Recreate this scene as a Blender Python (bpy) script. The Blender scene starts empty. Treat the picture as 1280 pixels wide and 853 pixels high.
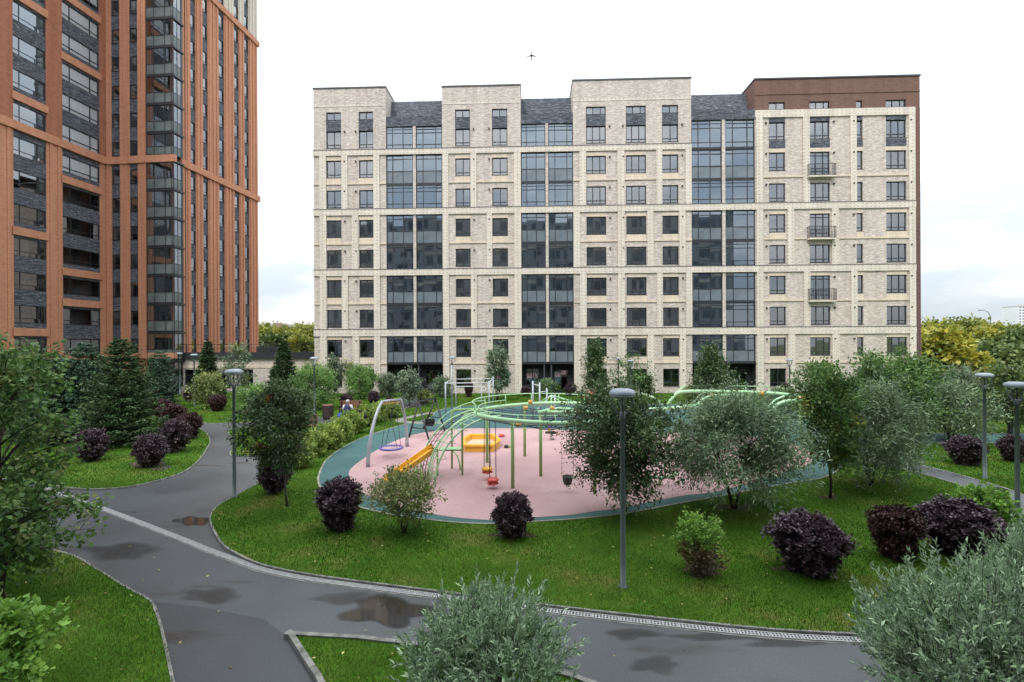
import bpy, bmesh, math, random
import numpy as np
from mathutils import Vector, Matrix
PI = math.pi
random.seed(7)
sc = bpy.context.scene
COL = sc.collection

# ------------------------------------------------------------------ camera
F, CX, CY, CAMZ = 610.0, 640.0, 429.0, 5.0
ROLL = math.radians(0.27)
cr = Vector((math.cos(ROLL), 0, -math.sin(ROLL)))
cu = Vector((math.sin(ROLL), 0, math.cos(ROLL)))
cf = Vector((0, 1, 0))
cam_d = bpy.data.cameras.new('camera')
cam = bpy.data.objects.new('camera', cam_d)
COL.objects.link(cam)
m = Matrix.Identity(4)
for i in range(3):
    m[i][0], m[i][1], m[i][2] = cr[i], cu[i], -cf[i]
m[2][3] = CAMZ
cam.matrix_world = m
cam_d.sensor_width = 36
cam_d.sensor_fit = 'HORIZONTAL'
cam_d.lens = F / 1280 * 36
cam_d.shift_y = 2.5 / 1280
cam_d.clip_start = 0.05
cam_d.clip_end = 6000
sc.camera = cam

# ------------------------------------------------------------------ sky, sun, exposure
SUN_EL, SUN_AZ = math.radians(52), math.radians(205)      # azimuth clockwise from +Y
W = bpy.data.worlds.new("World")
sc.world = W
W.use_nodes = True
nt = W.node_tree
N = nt.nodes
N.clear()
def wn(t, **kw):
    n = N.new(t)
    for k, v in kw.items():
        setattr(n, k, v)
    return n
out = wn('ShaderNodeOutputWorld')
bg1 = wn('ShaderNodeBackground')
bg2 = wn('ShaderNodeBackground')
mixs = wn('ShaderNodeMixShader')
sky = wn('ShaderNodeTexSky', sky_type='NISHITA', sun_disc=False)
sky.sun_elevation = SUN_EL
sky.sun_rotation = SUN_AZ
nt.links.new(sky.outputs[0], bg1.inputs[0])
bg1.inputs[1].default_value = 0.11
tc = wn('ShaderNodeTexCoord')
sep = wn('ShaderNodeSeparateXYZ')
nt.links.new(tc.outputs['Generated'], sep.inputs[0])
mr = wn('ShaderNodeMapRange')                              # overcast sky: zenith about three times the horizon
mr.inputs[1].default_value, mr.inputs[2].default_value = 0.0, 1.0
mr.inputs[3].default_value, mr.inputs[4].default_value = 0.66, 2.7
nt.links.new(sep.outputs[2], mr.inputs[0])
mp = wn('ShaderNodeMapping')
mp.inputs['Scale'].default_value = (1.6, 1.6, 6.5)
nt.links.new(tc.outputs['Generated'], mp.inputs[0])
nz = wn('ShaderNodeTexNoise')
nz.inputs['Scale'].default_value, nz.inputs['Detail'].default_value, nz.inputs['Roughness'].default_value = 1.7, 7, 0.55
nt.links.new(mp.outputs[0], nz.inputs[0])
rp = wn('ShaderNodeValToRGB')
rp.color_ramp.elements[0].position, rp.color_ramp.elements[0].color = 0.43, (0.66, 0.735, 0.81, 1)
rp.color_ramp.elements[1].position, rp.color_ramp.elements[1].color = 0.60, (1.0, 1.0, 1.0, 1)
nt.links.new(nz.outputs[0], rp.inputs[0])
nt.links.new(rp.outputs[0], bg2.inputs[0])
nt.links.new(mr.outputs[0], bg2.inputs[1])
mixs.inputs[0].default_value = 0.93
nt.links.new(bg1.outputs[0], mixs.inputs[1])
nt.links.new(bg2.outputs[0], mixs.inputs[2])
nt.links.new(mixs.outputs[0], out.inputs[0])
sun_d = bpy.data.lights.new('sun', 'SUN')
sun_d.energy, sun_d.angle, sun_d.color = 1.4, math.radians(10), (1.0, 0.96, 0.9)
sun = bpy.data.objects.new('sun', sun_d)
COL.objects.link(sun)
sd = Vector((math.sin(SUN_AZ) * math.cos(SUN_EL), math.cos(SUN_AZ) * math.cos(SUN_EL), math.sin(SUN_EL)))
sun.rotation_euler = sd.to_track_quat('Z', 'Y').to_euler()
sun.location = sd * 80
vs = sc.view_settings
vs.view_transform = 'Standard'
vs.look = 'None'
vs.gamma = 1
vs.use_curve_mapping = False
vs.exposure = 0.52
sc.cycles.max_bounces = 8
sc.cycles.transparent_max_bounces = 12

# ------------------------------------------------------------------ pixel helpers (photograph 1280 x 853 -> world)
def ray(px, py):
    return cf + cr * ((px - CX) / F) + cu * ((CY - py) / F)
CAMP = Vector((0, 0, CAMZ))
def P(px, py, z=0.0):
    d = ray(px, py)
    return CAMP + d * ((z - CAMZ) / d.z)
def D(px, py, Y):
    d = ray(px, py)
    return CAMP + d * (Y / d.y)
def fit(xb, yb, ytop, wpx):
    p = P(xb, yb)
    return p, D(xb, ytop, p.y).z, wpx * p.y / F

# ------------------------------------------------------------------ scene helpers
def tag(o, label=None, cat=None, group=None, kind=None):
    if label: o['label'] = label
    if cat: o['category'] = cat
    if group: o['group'] = group
    if kind: o['kind'] = kind
    return o
def thing(name, label, cat, loc=(0, 0, 0), rz=0, group=None):
    o = bpy.data.objects.new(name, None)
    COL.objects.link(o)
    o.location = loc
    o.rotation_euler = (0, 0, rz)
    o.empty_display_size = 0.2
    return tag(o, label, cat, group)
def link(name, mesh, parent=None, loc=None, rz=None, scale=None):
    o = bpy.data.objects.new(name, mesh)
    COL.objects.link(o)
    if parent: o.parent = parent
    if loc is not None: o.location = loc
    if rz is not None: o.rotation_euler = (0, 0, rz)
    if scale is not None: o.scale = scale
    return o
def children(o):
    return [c for c in COL.objects if c.parent == o]
def copy_thing(root, kids, loc, rz, label, scale=None, group=None):
    """kids: list of (part, [sub-parts])"""
    r = root.copy()
    COL.objects.link(r)
    r.location = loc
    r.rotation_euler = (0, 0, rz)
    if scale: r.scale = scale
    if label: r['label'] = label
    if group: r['group'] = group
    for c, subs in kids:
        k = c.copy()
        COL.objects.link(k)
        k.parent = r
        for s in subs:
            q = s.copy()
            COL.objects.link(q)
            q.parent = k
    return r

class MB:
    def __init__(s):
        s.v, s.f, s.mi, s.sm = [], [], [], []
    def face(s, pts, mi=0, smooth=False):
        n = len(s.v)
        s.v += [tuple(p) for p in pts]
        s.f.append(tuple(range(n, n + len(pts))))
        s.mi.append(mi); s.sm.append(smooth)
    def box(s, x0, x1, y0, y1, z0, z1, mi=0, mat=None):
        c = [(x0, y0, z0), (x1, y0, z0), (x1, y1, z0), (x0, y1, z0), (x0, y0, z1), (x1, y0, z1), (x1, y1, z1), (x0, y1, z1)]
        if mat is not None: c = [tuple(mat @ Vector(p)) for p in c]
        n = len(s.v)
        s.v += c
        for q in ((0, 3, 2, 1), (4, 5, 6, 7), (0, 1, 5, 4), (1, 2, 6, 5), (2, 3, 7, 6), (3, 0, 4, 7)):
            s.f.append(tuple(n + i for i in q)); s.mi.append(mi); s.sm.append(False)
    def tube(s, pts, r, sides=8, mi=0, caps=True, smooth=True):
        pts = [Vector(p) for p in pts]
        k = len(pts)
        if not hasattr(r, '__len__'): r = [r] * k
        t0 = (pts[1] - pts[0]).normalized()
        ref = Vector((0, 0, 1)) if abs(t0.z) < 0.9 else Vector((1, 0, 0))
        a = t0.cross(ref).normalized()
        n0 = len(s.v)
        for i in range(k):
            t = (pts[min(i + 1, k - 1)] - pts[max(i - 1, 0)])
            t = t.normalized() if t.length > 1e-9 else t0
            a = (a - t * a.dot(t))
            a = a.normalized() if a.length > 1e-6 else t.orthogonal().normalized()
            b = t.cross(a)
            for j in range(sides):
                w = 2 * PI * j / sides
                s.v.append(tuple(pts[i] + (a * math.cos(w) + b * math.sin(w)) * r[i]))
        for i in range(k - 1):
            for j in range(sides):
                j2 = (j + 1) % sides
                s.f.append((n0 + i * sides + j, n0 + i * sides + j2, n0 + (i + 1) * sides + j2, n0 + (i + 1) * sides + j))
                s.mi.append(mi); s.sm.append(smooth)
        if caps:
            s.f.append(tuple(n0 + j for j in reversed(range(sides)))); s.mi.append(mi); s.sm.append(False)
            s.f.append(tuple(n0 + (k - 1) * sides + j for j in range(sides))); s.mi.append(mi); s.sm.append(False)
    def lathe(s, prof, sides=24, mi=0, origin=(0, 0, 0), closed=False):
        n0 = len(s.v)
        for r, z in prof:
            for j in range(sides):
                w = 2 * PI * j / sides
                s.v.append((origin[0] + r * math.cos(w), origin[1] + r * math.sin(w), origin[2] + z))
        k = len(prof)
        for i in range(k - 1):
            for j in range(sides):
                j2 = (j + 1) % sides
                s.f.append((n0 + i * sides + j, n0 + i * sides + j2, n0 + (i + 1) * sides + j2, n0 + (i + 1) * sides + j))
                s.mi.append(mi); s.sm.append(True)
        s.f.append(tuple(n0 + j for j in reversed(range(sides)))); s.mi.append(mi); s.sm.append(False)
        s.f.append(tuple(n0 + (k - 1) * sides + j for j in range(sides))); s.mi.append(mi); s.sm.append(False)
    def mesh(s, name, mats):
        me = bpy.data.meshes.new(name)
        me.from_pydata(s.v, [], s.f)
        for mm in (mats if isinstance(mats, (list, tuple)) else [mats]): me.materials.append(mm)
        me.polygons.foreach_set('material_index', s.mi)
        me.polygons.foreach_set('use_smooth', s.sm)
        me.update()
        return me
    def build(s, name, mats, parent=None, loc=None, rz=None):
        return link(name, s.mesh(name, mats), parent, loc, rz)

# ------------------------------------------------------------------ materials
def newmat(name):
    mt = bpy.data.materials.new(name)
    mt.use_nodes = True
    t = mt.node_tree
    return mt, t, t.nodes['Principled BSDF']
def rgba(c): return (c[0], c[1], c[2], 1)
def pm(name, c1, c2=None, scale=3.0, rough=0.6, metal=0.0, bump=0.0, bscale=None, spec=0.5, detail=5, stretch=None, lo=0.35, hi=0.65, coords='Object', speck=0):
    """procedural noise-mixed surface"""
    mt, t, b = newmat(name)
    b.inputs['Roughness'].default_value = rough
    b.inputs['Metallic'].default_value = metal
    b.inputs['Specular IOR Level'].default_value = spec
    if c2 is None: c2 = tuple(min(1, x * 1.18 + 0.004) for x in c1)
    tcn = t.nodes.new('ShaderNodeTexCoord')
    src = tcn.outputs[coords]
    if stretch:
        mpn = t.nodes.new('ShaderNodeMapping')
        mpn.inputs['Scale'].default_value = stretch
        t.links.new(src, mpn.inputs[0]); src = mpn.outputs[0]
    nn = t.nodes.new('ShaderNodeTexNoise')
    nn.inputs['Scale'].default_value = scale
    nn.inputs['Detail'].default_value = detail
    t.links.new(src, nn.inputs[0])
    r = t.nodes.new('ShaderNodeValToRGB')
    r.color_ramp.elements[0].position, r.color_ramp.elements[0].color = lo, rgba(c1)
    r.color_ramp.elements[1].position, r.color_ramp.elements[1].color = hi, rgba(c2)
    t.links.new(nn.outputs[0], r.inputs[0])
    oc = r.outputs[0]
    if speck:
        n3 = t.nodes.new('ShaderNodeTexNoise'); n3.inputs['Scale'].default_value = 18; n3.inputs['Detail'].default_value = 9; n3.inputs['Roughness'].default_value = 0.85
        t.links.new(src, n3.inputs[0])
        m3 = t.nodes.new('ShaderNodeMapRange'); m3.inputs[1].default_value, m3.inputs[2].default_value, m3.inputs[3].default_value, m3.inputs[4].default_value = 0.3, 0.7, 1 - speck, 1 + speck
        t.links.new(n3.outputs[0], m3.inputs[0])
        x3 = t.nodes.new('ShaderNodeMixRGB'); x3.blend_type = 'MULTIPLY'; x3.inputs[0].default_value = 1
        t.links.new(oc, x3.inputs[1]); t.links.new(m3.outputs[0], x3.inputs[2]); oc = x3.outputs[0]
    t.links.new(oc, b.inputs['Base Color'])
    if bump:
        n2 = t.nodes.new('ShaderNodeTexNoise')
        n2.inputs['Scale'].default_value = bscale or scale * 6
        n2.inputs['Detail'].default_value = 4
        t.links.new(src, n2.inputs[0])
        bp = t.nodes.new('ShaderNodeBump')
        bp.inputs['Strength'].default_value = bump
        bp.inputs['Distance'].default_value = 0.02
        t.links.new(n2.outputs[0], bp.inputs['Height'])
        t.links.new(bp.outputs[0], b.inputs['Normal'])
    return mt
def brick(name, cols, mortar, bw=0.26, bh=0.085, holes=0, hole_c=0.25, wave=0.5, rough=0.85, streak=None):
    """brick courses on a facade plane (x, z of the part); cols = (c1, c2); tone drifts in slow waves"""
    mt, t, b = newmat(name)
    b.inputs['Roughness'].default_value = rough
    b.inputs['Specular IOR Level'].default_value = 0.25
    L = t.links.new
    tcn = t.nodes.new('ShaderNodeTexCoord')
    sp = t.nodes.new('ShaderNodeSeparateXYZ'); L(tcn.outputs['Object'], sp.inputs[0])
    ad = t.nodes.new('ShaderNodeMath'); ad.operation = 'ADD'; L(sp.outputs[0], ad.inputs[0]); L(sp.outputs[1], ad.inputs[1])
    cb = t.nodes.new('ShaderNodeCombineXYZ'); L(ad.outputs[0], cb.inputs[0]); L(sp.outputs[2], cb.inputs[1])
    bt = t.nodes.new('ShaderNodeTexBrick')
    bt.inputs['Scale'].default_value = 1.0
    bt.inputs['Brick Width'].default_value = bw
    bt.inputs['Row Height'].default_value = bh
    bt.inputs['Mortar Size'].default_value = 0.008
    bt.inputs['Color1'].default_value = rgba(cols[0])
    bt.inputs['Color2'].default_value = rgba(cols[1])
    bt.inputs['Mortar'].default_value = rgba(mortar)
    L(cb.outputs[0], bt.inputs[0])
    cur = bt.outputs[0]
    mpv = t.nodes.new('ShaderNodeMapping'); mpv.inputs['Scale'].default_value = (1.7, 0.09, 1); L(cb.outputs[0], mpv.inputs[0])
    nv = t.nodes.new('ShaderNodeTexNoise'); nv.inputs['Scale'].default_value = 1.0; nv.inputs['Detail'].default_value = 5; L(mpv.outputs[0], nv.inputs[0])
    mv = t.nodes.new('ShaderNodeMapRange'); mv.inputs[1].default_value, mv.inputs[2].default_value, mv.inputs[3].default_value, mv.inputs[4].default_value = 0.32, 0.62, 0.88, 1.04; L(nv.outputs[0], mv.inputs[0])
    mxv = t.nodes.new('ShaderNodeMixRGB'); mxv.blend_type = 'MULTIPLY'; mxv.inputs[0].default_value = 1; L(cur, mxv.inputs[1]); L(mv.outputs[0], mxv.inputs[2]); cur = mxv.outputs[0]
    # slow drift of tone in the baked brick
    mpn = t.nodes.new('ShaderNodeMapping'); mpn.inputs['Scale'].default_value = (0.9, 4.2, 1); L(cb.outputs[0], mpn.inputs[0])
    nn = t.nodes.new('ShaderNodeTexNoise'); nn.inputs['Scale'].default_value = 1.5; nn.inputs['Detail'].default_value = 6; nn.inputs['Roughness'].default_value = 0.65
    L(mpn.outputs[0], nn.inputs[0])
    mr_ = t.nodes.new('ShaderNodeMapRange'); mr_.inputs[1].default_value, mr_.inputs[2].default_value = 0.3, 0.7
    mr_.inputs[3].default_value, mr_.inputs[4].default_value = 1 - wave * 0.5, 1 + wave * 0.35
    L(nn.outputs[0], mr_.inputs[0])
    mx = t.nodes.new('ShaderNodeMixRGB'); mx.blend_type = 'MULTIPLY'; mx.inputs[0].default_value = 1
    L(cur, mx.inputs[1]); L(mr_.outputs[0], mx.inputs[2]); cur = mx.outputs[0]
    if streak:
        mp2 = t.nodes.new('ShaderNodeMapping'); mp2.inputs['Scale'].default_value = (2.1, 15.0, 1); L(cb.outputs[0], mp2.inputs[0])
        n2 = t.nodes.new('ShaderNodeTexNoise'); n2.inputs['Scale'].default_value = 1.3; n2.inputs['Detail'].default_value = 3
        L(mp2.outputs[0], n2.inputs[0])
        m2 = t.nodes.new('ShaderNodeMapRange'); m2.inputs[1].default_value, m2.inputs[2].default_value = streak[1], streak[1] + 0.08
        L(n2.outputs[0], m2.inputs[0])
        x2 = t.nodes.new('ShaderNodeMixRGB'); L(m2.outputs[0], x2.inputs[0]); L(cur, x2.inputs[1]); x2.inputs[2].default_value = rgba(streak[0]); cur = x2.outputs[0]
    if holes:
        def fr(sock, step, off=0):
            dv = t.nodes.new('ShaderNodeMath'); dv.operation = 'MULTIPLY_ADD'; dv.inputs[1].default_value = 1 / step; dv.inputs[2].default_value = off; L(sock, dv.inputs[0])
            f_ = t.nodes.new('ShaderNodeMath'); f_.operation = 'FRACT'; L(dv.outputs[0], f_.inputs[0])
            s_ = t.nodes.new('ShaderNodeMath'); s_.operation = 'LESS_THAN'; s_.inputs[1].default_value = 0.27; L(f_.outputs[0], s_.inputs[0])
            return s_.outputs[0]
        a = t.nodes.new('ShaderNodeMath'); a.operation = 'MULTIPLY'
        L(fr(ad.outputs[0], holes), a.inputs[0]); L(fr(sp.outputs[2], holes * 0.85), a.inputs[1])
        x3 = t.nodes.new('ShaderNodeMixRGB'); L(a.outputs[0], x3.inputs[0]); L(cur, x3.inputs[1]); x3.inputs[2].default_value = rgba((hole_c, hole_c * 0.9, hole_c * 0.8)); cur = x3.outputs[0]
    L(cur, b.inputs['Base Color'])
    bp = t.nodes.new('ShaderNodeBump'); bp.inputs['Strength'].default_value = 0.35; bp.inputs['Distance'].default_value = 0.01
    L(bt.outputs['Fac'], bp.inputs['Height']); bp.invert = True
    L(bp.outputs[0], b.inputs['Normal'])
    return mt
def leafmat(name, dark, light, trans=0.3, rough=0.5, spec=0.35, back=None, gain=1.65):
    if 'barberry' not in name and 'grass' not in name:
        dark = tuple(x * gain * 1.1 for x in dark); light = tuple(x * gain for x in light)
    mt, t, b = newmat(name)
    L = t.links.new
    at = t.nodes.new('ShaderNodeAttribute'); at.attribute_name = 'tint'
    r = t.nodes.new('ShaderNodeValToRGB')
    r.color_ramp.elements[0].color = rgba(dark); r.color_ramp.elements[0].position = 0.1
    r.color_ramp.elements[1].color = rgba(light); r.color_ramp.elements[1].position = 0.9
    L(at.outputs['Fac'], r.inputs[0])
    col = r.outputs[0]
    if back:
        g = t.nodes.new('ShaderNodeNewGeometry')
        x = t.nodes.new('ShaderNodeMixRGB'); L(g.outputs['Backfacing'], x.inputs[0]); L(col, x.inputs[1]); x.inputs[2].default_value = rgba(back); col = x.outputs[0]
    L(col, b.inputs['Base Color'])
    b.inputs['Roughness'].default_value = rough
    b.inputs['Specular IOR Level'].default_value = spec
    tr = t.nodes.new('ShaderNodeBsdfTranslucent'); L(col, tr.inputs[0])
    mx = t.nodes.new('ShaderNodeMixShader'); mx.inputs[0].default_value = trans
    L(b.outputs[0], mx.inputs[1]); L(tr.outputs[0], mx.inputs[2])
    L(mx.outputs[0], t.nodes['Material Output'].inputs[0])
    return mt
def glassmat(name, ior, tint=(0.75, 0.8, 0.82), gcol=(0.9, 0.95, 1.0), rough=0.02):
    mt = bpy.data.materials.new(name); mt.use_nodes = True
    t = mt.node_tree; t.nodes.clear(); L = t.links.new
    o = t.nodes.new('ShaderNodeOutputMaterial')
    g = t.nodes.new('ShaderNodeBsdfGlossy'); g.inputs['Roughness'].default_value = rough; g.inputs[0].default_value = rgba(gcol)
    tr = t.nodes.new('ShaderNodeBsdfTransparent'); tr.inputs[0].default_value = rgba(tint)
    fr = t.nodes.new('ShaderNodeFresnel'); fr.inputs[0].default_value = ior
    tcn = t.nodes.new('ShaderNodeTexCoord'); nn = t.nodes.new('ShaderNodeTexNoise'); nn.inputs['Scale'].default_value = 0.7
    L(tcn.outputs['Object'], nn.inputs[0])
    bp = t.nodes.new('ShaderNodeBump'); bp.inputs['Strength'].default_value = 0.02; bp.inputs['Distance'].default_value = 0.03
    L(nn.outputs[0], bp.inputs['Height']); L(bp.outputs[0], g.inputs['Normal'])
    mx = t.nodes.new('ShaderNodeMixShader'); L(fr.outputs[0], mx.inputs[0]); L(tr.outputs[0], mx.inputs[1]); L(g.outputs[0], mx.inputs[2])
    L(mx.outputs[0], o.inputs[0])
    return mt

M = {}
M['beige'] = brick('beige_brick', ((0.44, 0.365, 0.315), (0.61, 0.54, 0.485)), (0.53, 0.48, 0.435), wave=0.5, streak=((0.76, 0.725, 0.665), 0.57))
M['beige_light'] = brick('perforated_beige_brick', ((0.64, 0.575, 0.49), (0.71, 0.65, 0.565)), (0.61, 0.555, 0.48), holes=0.39, hole_c=0.36, wave=0.30)
M['cream'] = brick('cream_brick', ((0.66, 0.55, 0.43), (0.70, 0.60, 0.48)), (0.6, 0.5, 0.4), holes=0.3, hole_c=0.42, wave=0.1)
M['brown'] = brick('brown_brick', ((0.150, 0.085, 0.068), (0.195, 0.112, 0.09)), (0.17, 0.11, 0.09), wave=0.25)
M['brown_dark'] = brick('dark_brown_brick', ((0.13, 0.075, 0.07), (0.18, 0.10, 0.095)), (0.1, 0.07, 0.07), wave=0.35)
M['slate'] = brick('slate_brick', ((0.058, 0.067, 0.086), (0.155, 0.168, 0.195)), (0.035, 0.04, 0.05), bw=0.5, bh=0.07, wave=0.9, streak=((0.36, 0.38, 0.41), 0.60))
M['orange'] = brick('orange_brick', ((0.51, 0.225, 0.128), (0.61, 0.29, 0.175)), (0.42, 0.22, 0.15), wave=0.22)
M['rust'] = brick('rust_brick', ((0.36, 0.14, 0.085), (0.44, 0.185, 0.115)), (0.25, 0.1, 0.06), wave=0.28)
M['frame'] = pm('window_frame_paint', (0.018, 0.02, 0.024), (0.03, 0.033, 0.038), 8, 0.4)
M['cap'] = pm('parapet_cap_metal', (0.05, 0.055, 0.065), (0.08, 0.085, 0.1), 2, 0.5)
M['glass'] = glassmat('window_glass', 3.0)
M['bayglass'] = glassmat('bay_glass', 3.0, tint=(0.42, 0.50, 0.58), gcol=(0.72, 0.86, 1.0))
M['towerglass'] = glassmat('tower_glass', 3.2, tint=(0.78, 0.82, 0.82))
M['glassA'] = glassmat('tower_wing_glass', 1.4, tint=(0.97, 0.98, 1.0))
M['frost'] = pm('frosted_balcony_glass', (0.085, 0.105, 0.105), (0.15, 0.175, 0.172), 0.6, 0.15)
M['panel'] = pm('grey_spandrel_glass', (0.12, 0.145, 0.17), (0.17, 0.20, 0.23), 0.6, 0.12)
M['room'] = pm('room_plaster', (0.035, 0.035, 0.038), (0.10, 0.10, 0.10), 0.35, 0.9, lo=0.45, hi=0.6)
M['balcony'] = pm('balcony_plaster', (0.34, 0.33, 0.31), (0.46, 0.45, 0.42), 0.4, 0.9)
M['curtain_sky_w'] = pm('white_curtain_and_sky', (0.62, 0.62, 0.63), (0.8, 0.8, 0.8), 6, 0.9, stretch=(9, 9, 0.2))  # curtain cloth, also the pale sky reflection put into the wing windows
M['curtain_g'] = pm('grey_curtain', (0.30, 0.29, 0.29), (0.48, 0.46, 0.45), 6, 0.9, stretch=(9, 9, 0.2))
M['blackbrick'] = brick('black_entrance_brick', ((0.022, 0.023, 0.027), (0.04, 0.042, 0.05)), (0.015, 0.015, 0.018), wave=0.5)
M['asphalt'] = None
M['concrete'] = pm('kerb_concrete', (0.15, 0.148, 0.13), (0.29, 0.285, 0.26), 5, 0.85, bump=0.2, bscale=60)
M['sand'] = pm('washed_sand_edge', (0.19, 0.19, 0.13), (0.32, 0.31, 0.24), 2, 0.95, bump=0.2, bscale=60)
M['teal'] = pm('teal_rubber', (0.035, 0.098, 0.10), (0.055, 0.13, 0.128), 0.4, 0.85, bump=0.3, bscale=140, detail=9, speck=0.3)
M['pink'] = pm('pink_rubber', (0.36, 0.215, 0.22), (0.46, 0.30, 0.297), 0.35, 0.88, bump=0.3, bscale=140, detail=9, lo=0.3, hi=0.62, speck=0.25)
M['green'] = pm('pale_green_paint', (0.36, 0.60, 0.34), (0.42, 0.68, 0.40), 3, 0.35)
M['green_post'] = pm('green_post_paint', (0.26, 0.42, 0.14), (0.31, 0.47, 0.18), 3, 0.35)
M['yellow'] = pm('yellow_plastic', (0.72, 0.36, 0.03), (0.78, 0.42, 0.05), 3, 0.35)
M['ochre'] = pm('ochre_clamp', (0.55, 0.30, 0.05), (0.6, 0.34, 0.08), 3, 0.4)
M['red'] = pm('red_plastic', (0.50, 0.05, 0.05), (0.6, 0.08, 0.07), 3, 0.35)
M['steel'] = pm('galvanised_post', (0.30, 0.33, 0.36), (0.40, 0.43, 0.46), 4, 0.4, metal=0.3)
M['black'] = pm('black_paint', (0.012, 0.013, 0.014), (0.022, 0.022, 0.024), 4, 0.45)
M['rope'] = pm('dark_rope', (0.02, 0.022, 0.03), (0.04, 0.042, 0.05), 20, 0.8)
M['purple'] = pm('violet_rope_ring', (0.10, 0.09, 0.30), (0.15, 0.13, 0.38), 10, 0.6)
M['whiterope'] = pm('pale_rope_web', (0.55, 0.42, 0.45), (0.7, 0.55, 0.58), 10, 0.8)
M['lamp_pole'] = pm('lamp_pole_paint', (0.095, 0.125, 0.125), (0.13, 0.16, 0.16), 3, 0.5, metal=0.2)
M['lamp_head'] = pm('lamp_head_paint', (0.26, 0.30, 0.34), (0.34, 0.385, 0.43), 3, 0.45)
M['lamp_lens'] = pm('lamp_lens', (0.5, 0.52, 0.53), (0.6, 0.6, 0.6), 3, 0.25)
M['wood'] = pm('brown_slat_wood', (0.16, 0.075, 0.045), (0.25, 0.12, 0.075), 4, 0.6, stretch=(1, 8, 8))
M['wood_dark'] = pm('dark_slat_wood', (0.035, 0.025, 0.02), (0.06, 0.045, 0.035), 4, 0.6)
M['bark'] = pm('bark', (0.045, 0.038, 0.03), (0.10, 0.085, 0.07), 12, 0.9, bump=0.4, bscale=40)
M['bark_dark'] = pm('dark_bark', (0.022, 0.018, 0.015), (0.05, 0.042, 0.035), 12, 0.9)
M['skin'] = pm('skin', (0.45, 0.28, 0.21), (0.5, 0.32, 0.25), 8, 0.6)
M['hair'] = pm('grey_hair', (0.38, 0.34, 0.30), (0.55, 0.50, 0.46), 14, 0.7)
M['navy'] = pm('navy_cloth', (0.022, 0.028, 0.085), (0.035, 0.045, 0.12), 8, 0.85)
M['white_cloth'] = pm('white_cloth', (0.66, 0.66, 0.68), (0.8, 0.8, 0.8), 8, 0.85)
M['blue_bag'] = pm('blue_bag_cloth', (0.015, 0.05, 0.32), (0.02, 0.08, 0.42), 6, 0.5)
M['white_metal'] = pm('white_metal', (0.6, 0.61, 0.62), (0.72, 0.73, 0.74), 3, 0.4)
M['far_wall'] = pm('far_panel_wall', (0.42, 0.40, 0.38), (0.52, 0.5, 0.48), 0.1, 0.9)
M['far_red'] = pm('far_red_wall', (0.40, 0.22, 0.19), (0.46, 0.26, 0.23), 0.1, 0.9)
M['far_white'] = pm('far_white_wall', (0.62, 0.64, 0.67), (0.7, 0.72, 0.75), 0.1, 0.9)
M['far_glass'] = pm('far_window_glass', (0.12, 0.15, 0.19), (0.2, 0.23, 0.27), 0.3, 0.2)
M['plane_grey'] = pm('aircraft_grey', (0.12, 0.13, 0.14), (0.16, 0.17, 0.18), 0.3, 0.4)
# leaves
LM = {
 'linden': leafmat('linden_leaf', (0.024, 0.062, 0.016), (0.105, 0.175, 0.046), 0.3),
 'maple': leafmat('bright_maple_leaf', (0.07, 0.15, 0.025), (0.20, 0.34, 0.06), 0.3),
 'ash': leafmat('rowan_leaf', (0.022, 0.045, 0.018), (0.080, 0.120, 0.045), 0.2),
 'ash_red': leafmat('rowan_autumn_leaf', (0.10, 0.03, 0.02), (0.36, 0.16, 0.04), 0.3),
 'willow': leafmat('willow_leaf', (0.036, 0.078, 0.028), (0.17, 0.25, 0.11), 0.22, rough=0.38, spec=0.7, back=(0.24, 0.31, 0.20)),
 'silver': leafmat('silver_willow_leaf', (0.034, 0.085, 0.022), (0.35, 0.48, 0.28), 0.2, rough=0.36, spec=0.8, back=(0.36, 0.47, 0.32)),
 'green_willow': leafmat('green_willow_leaf', (0.06, 0.125, 0.03), (0.19, 0.30, 0.10), 0.3),
 'barberry': leafmat('barberry_leaf', (0.028, 0.013, 0.019), (0.145, 0.095, 0.115), 0.08, rough=0.42, spec=0.5),
 'barberry_red': leafmat('reddish_barberry_leaf', (0.026, 0.010, 0.011), (0.10, 0.045, 0.042), 0.1, rough=0.45, spec=0.5),
 'spruce': leafmat('spruce_needle', (0.014, 0.034, 0.014), (0.062, 0.105, 0.038), 0.05, rough=0.6),
 'pine': leafmat('blue_pine_needle', (0.018, 0.046, 0.030), (0.075, 0.13, 0.078), 0.05, rough=0.6),
 'lime': leafmat('lime_shrub_leaf', (0.07, 0.12, 0.025), (0.27, 0.33, 0.08), 0.3),
 'mock': leafmat('olive_shrub_leaf', (0.05, 0.085, 0.025), (0.25, 0.27, 0.10), 0.3),
 'brownleaf': leafmat('dry_brown_leaf', (0.045, 0.035, 0.018), (0.12, 0.085, 0.04), 0.15),
 'autumn': leafmat('yellow_autumn_leaf', (0.10, 0.12, 0.018), (0.34, 0.30, 0.048), 0.3),
 'autumn_green': leafmat('turning_leaf', (0.055, 0.080, 0.016), (0.25, 0.245, 0.045), 0.3),
 'forest': leafmat('forest_leaf', (0.030, 0.055, 0.016), (0.12, 0.155, 0.045), 0.25),
 'greygreen': leafmat('grey_green_leaf', (0.050, 0.080, 0.045), (0.17, 0.215, 0.14), 0.2),
}
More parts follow.
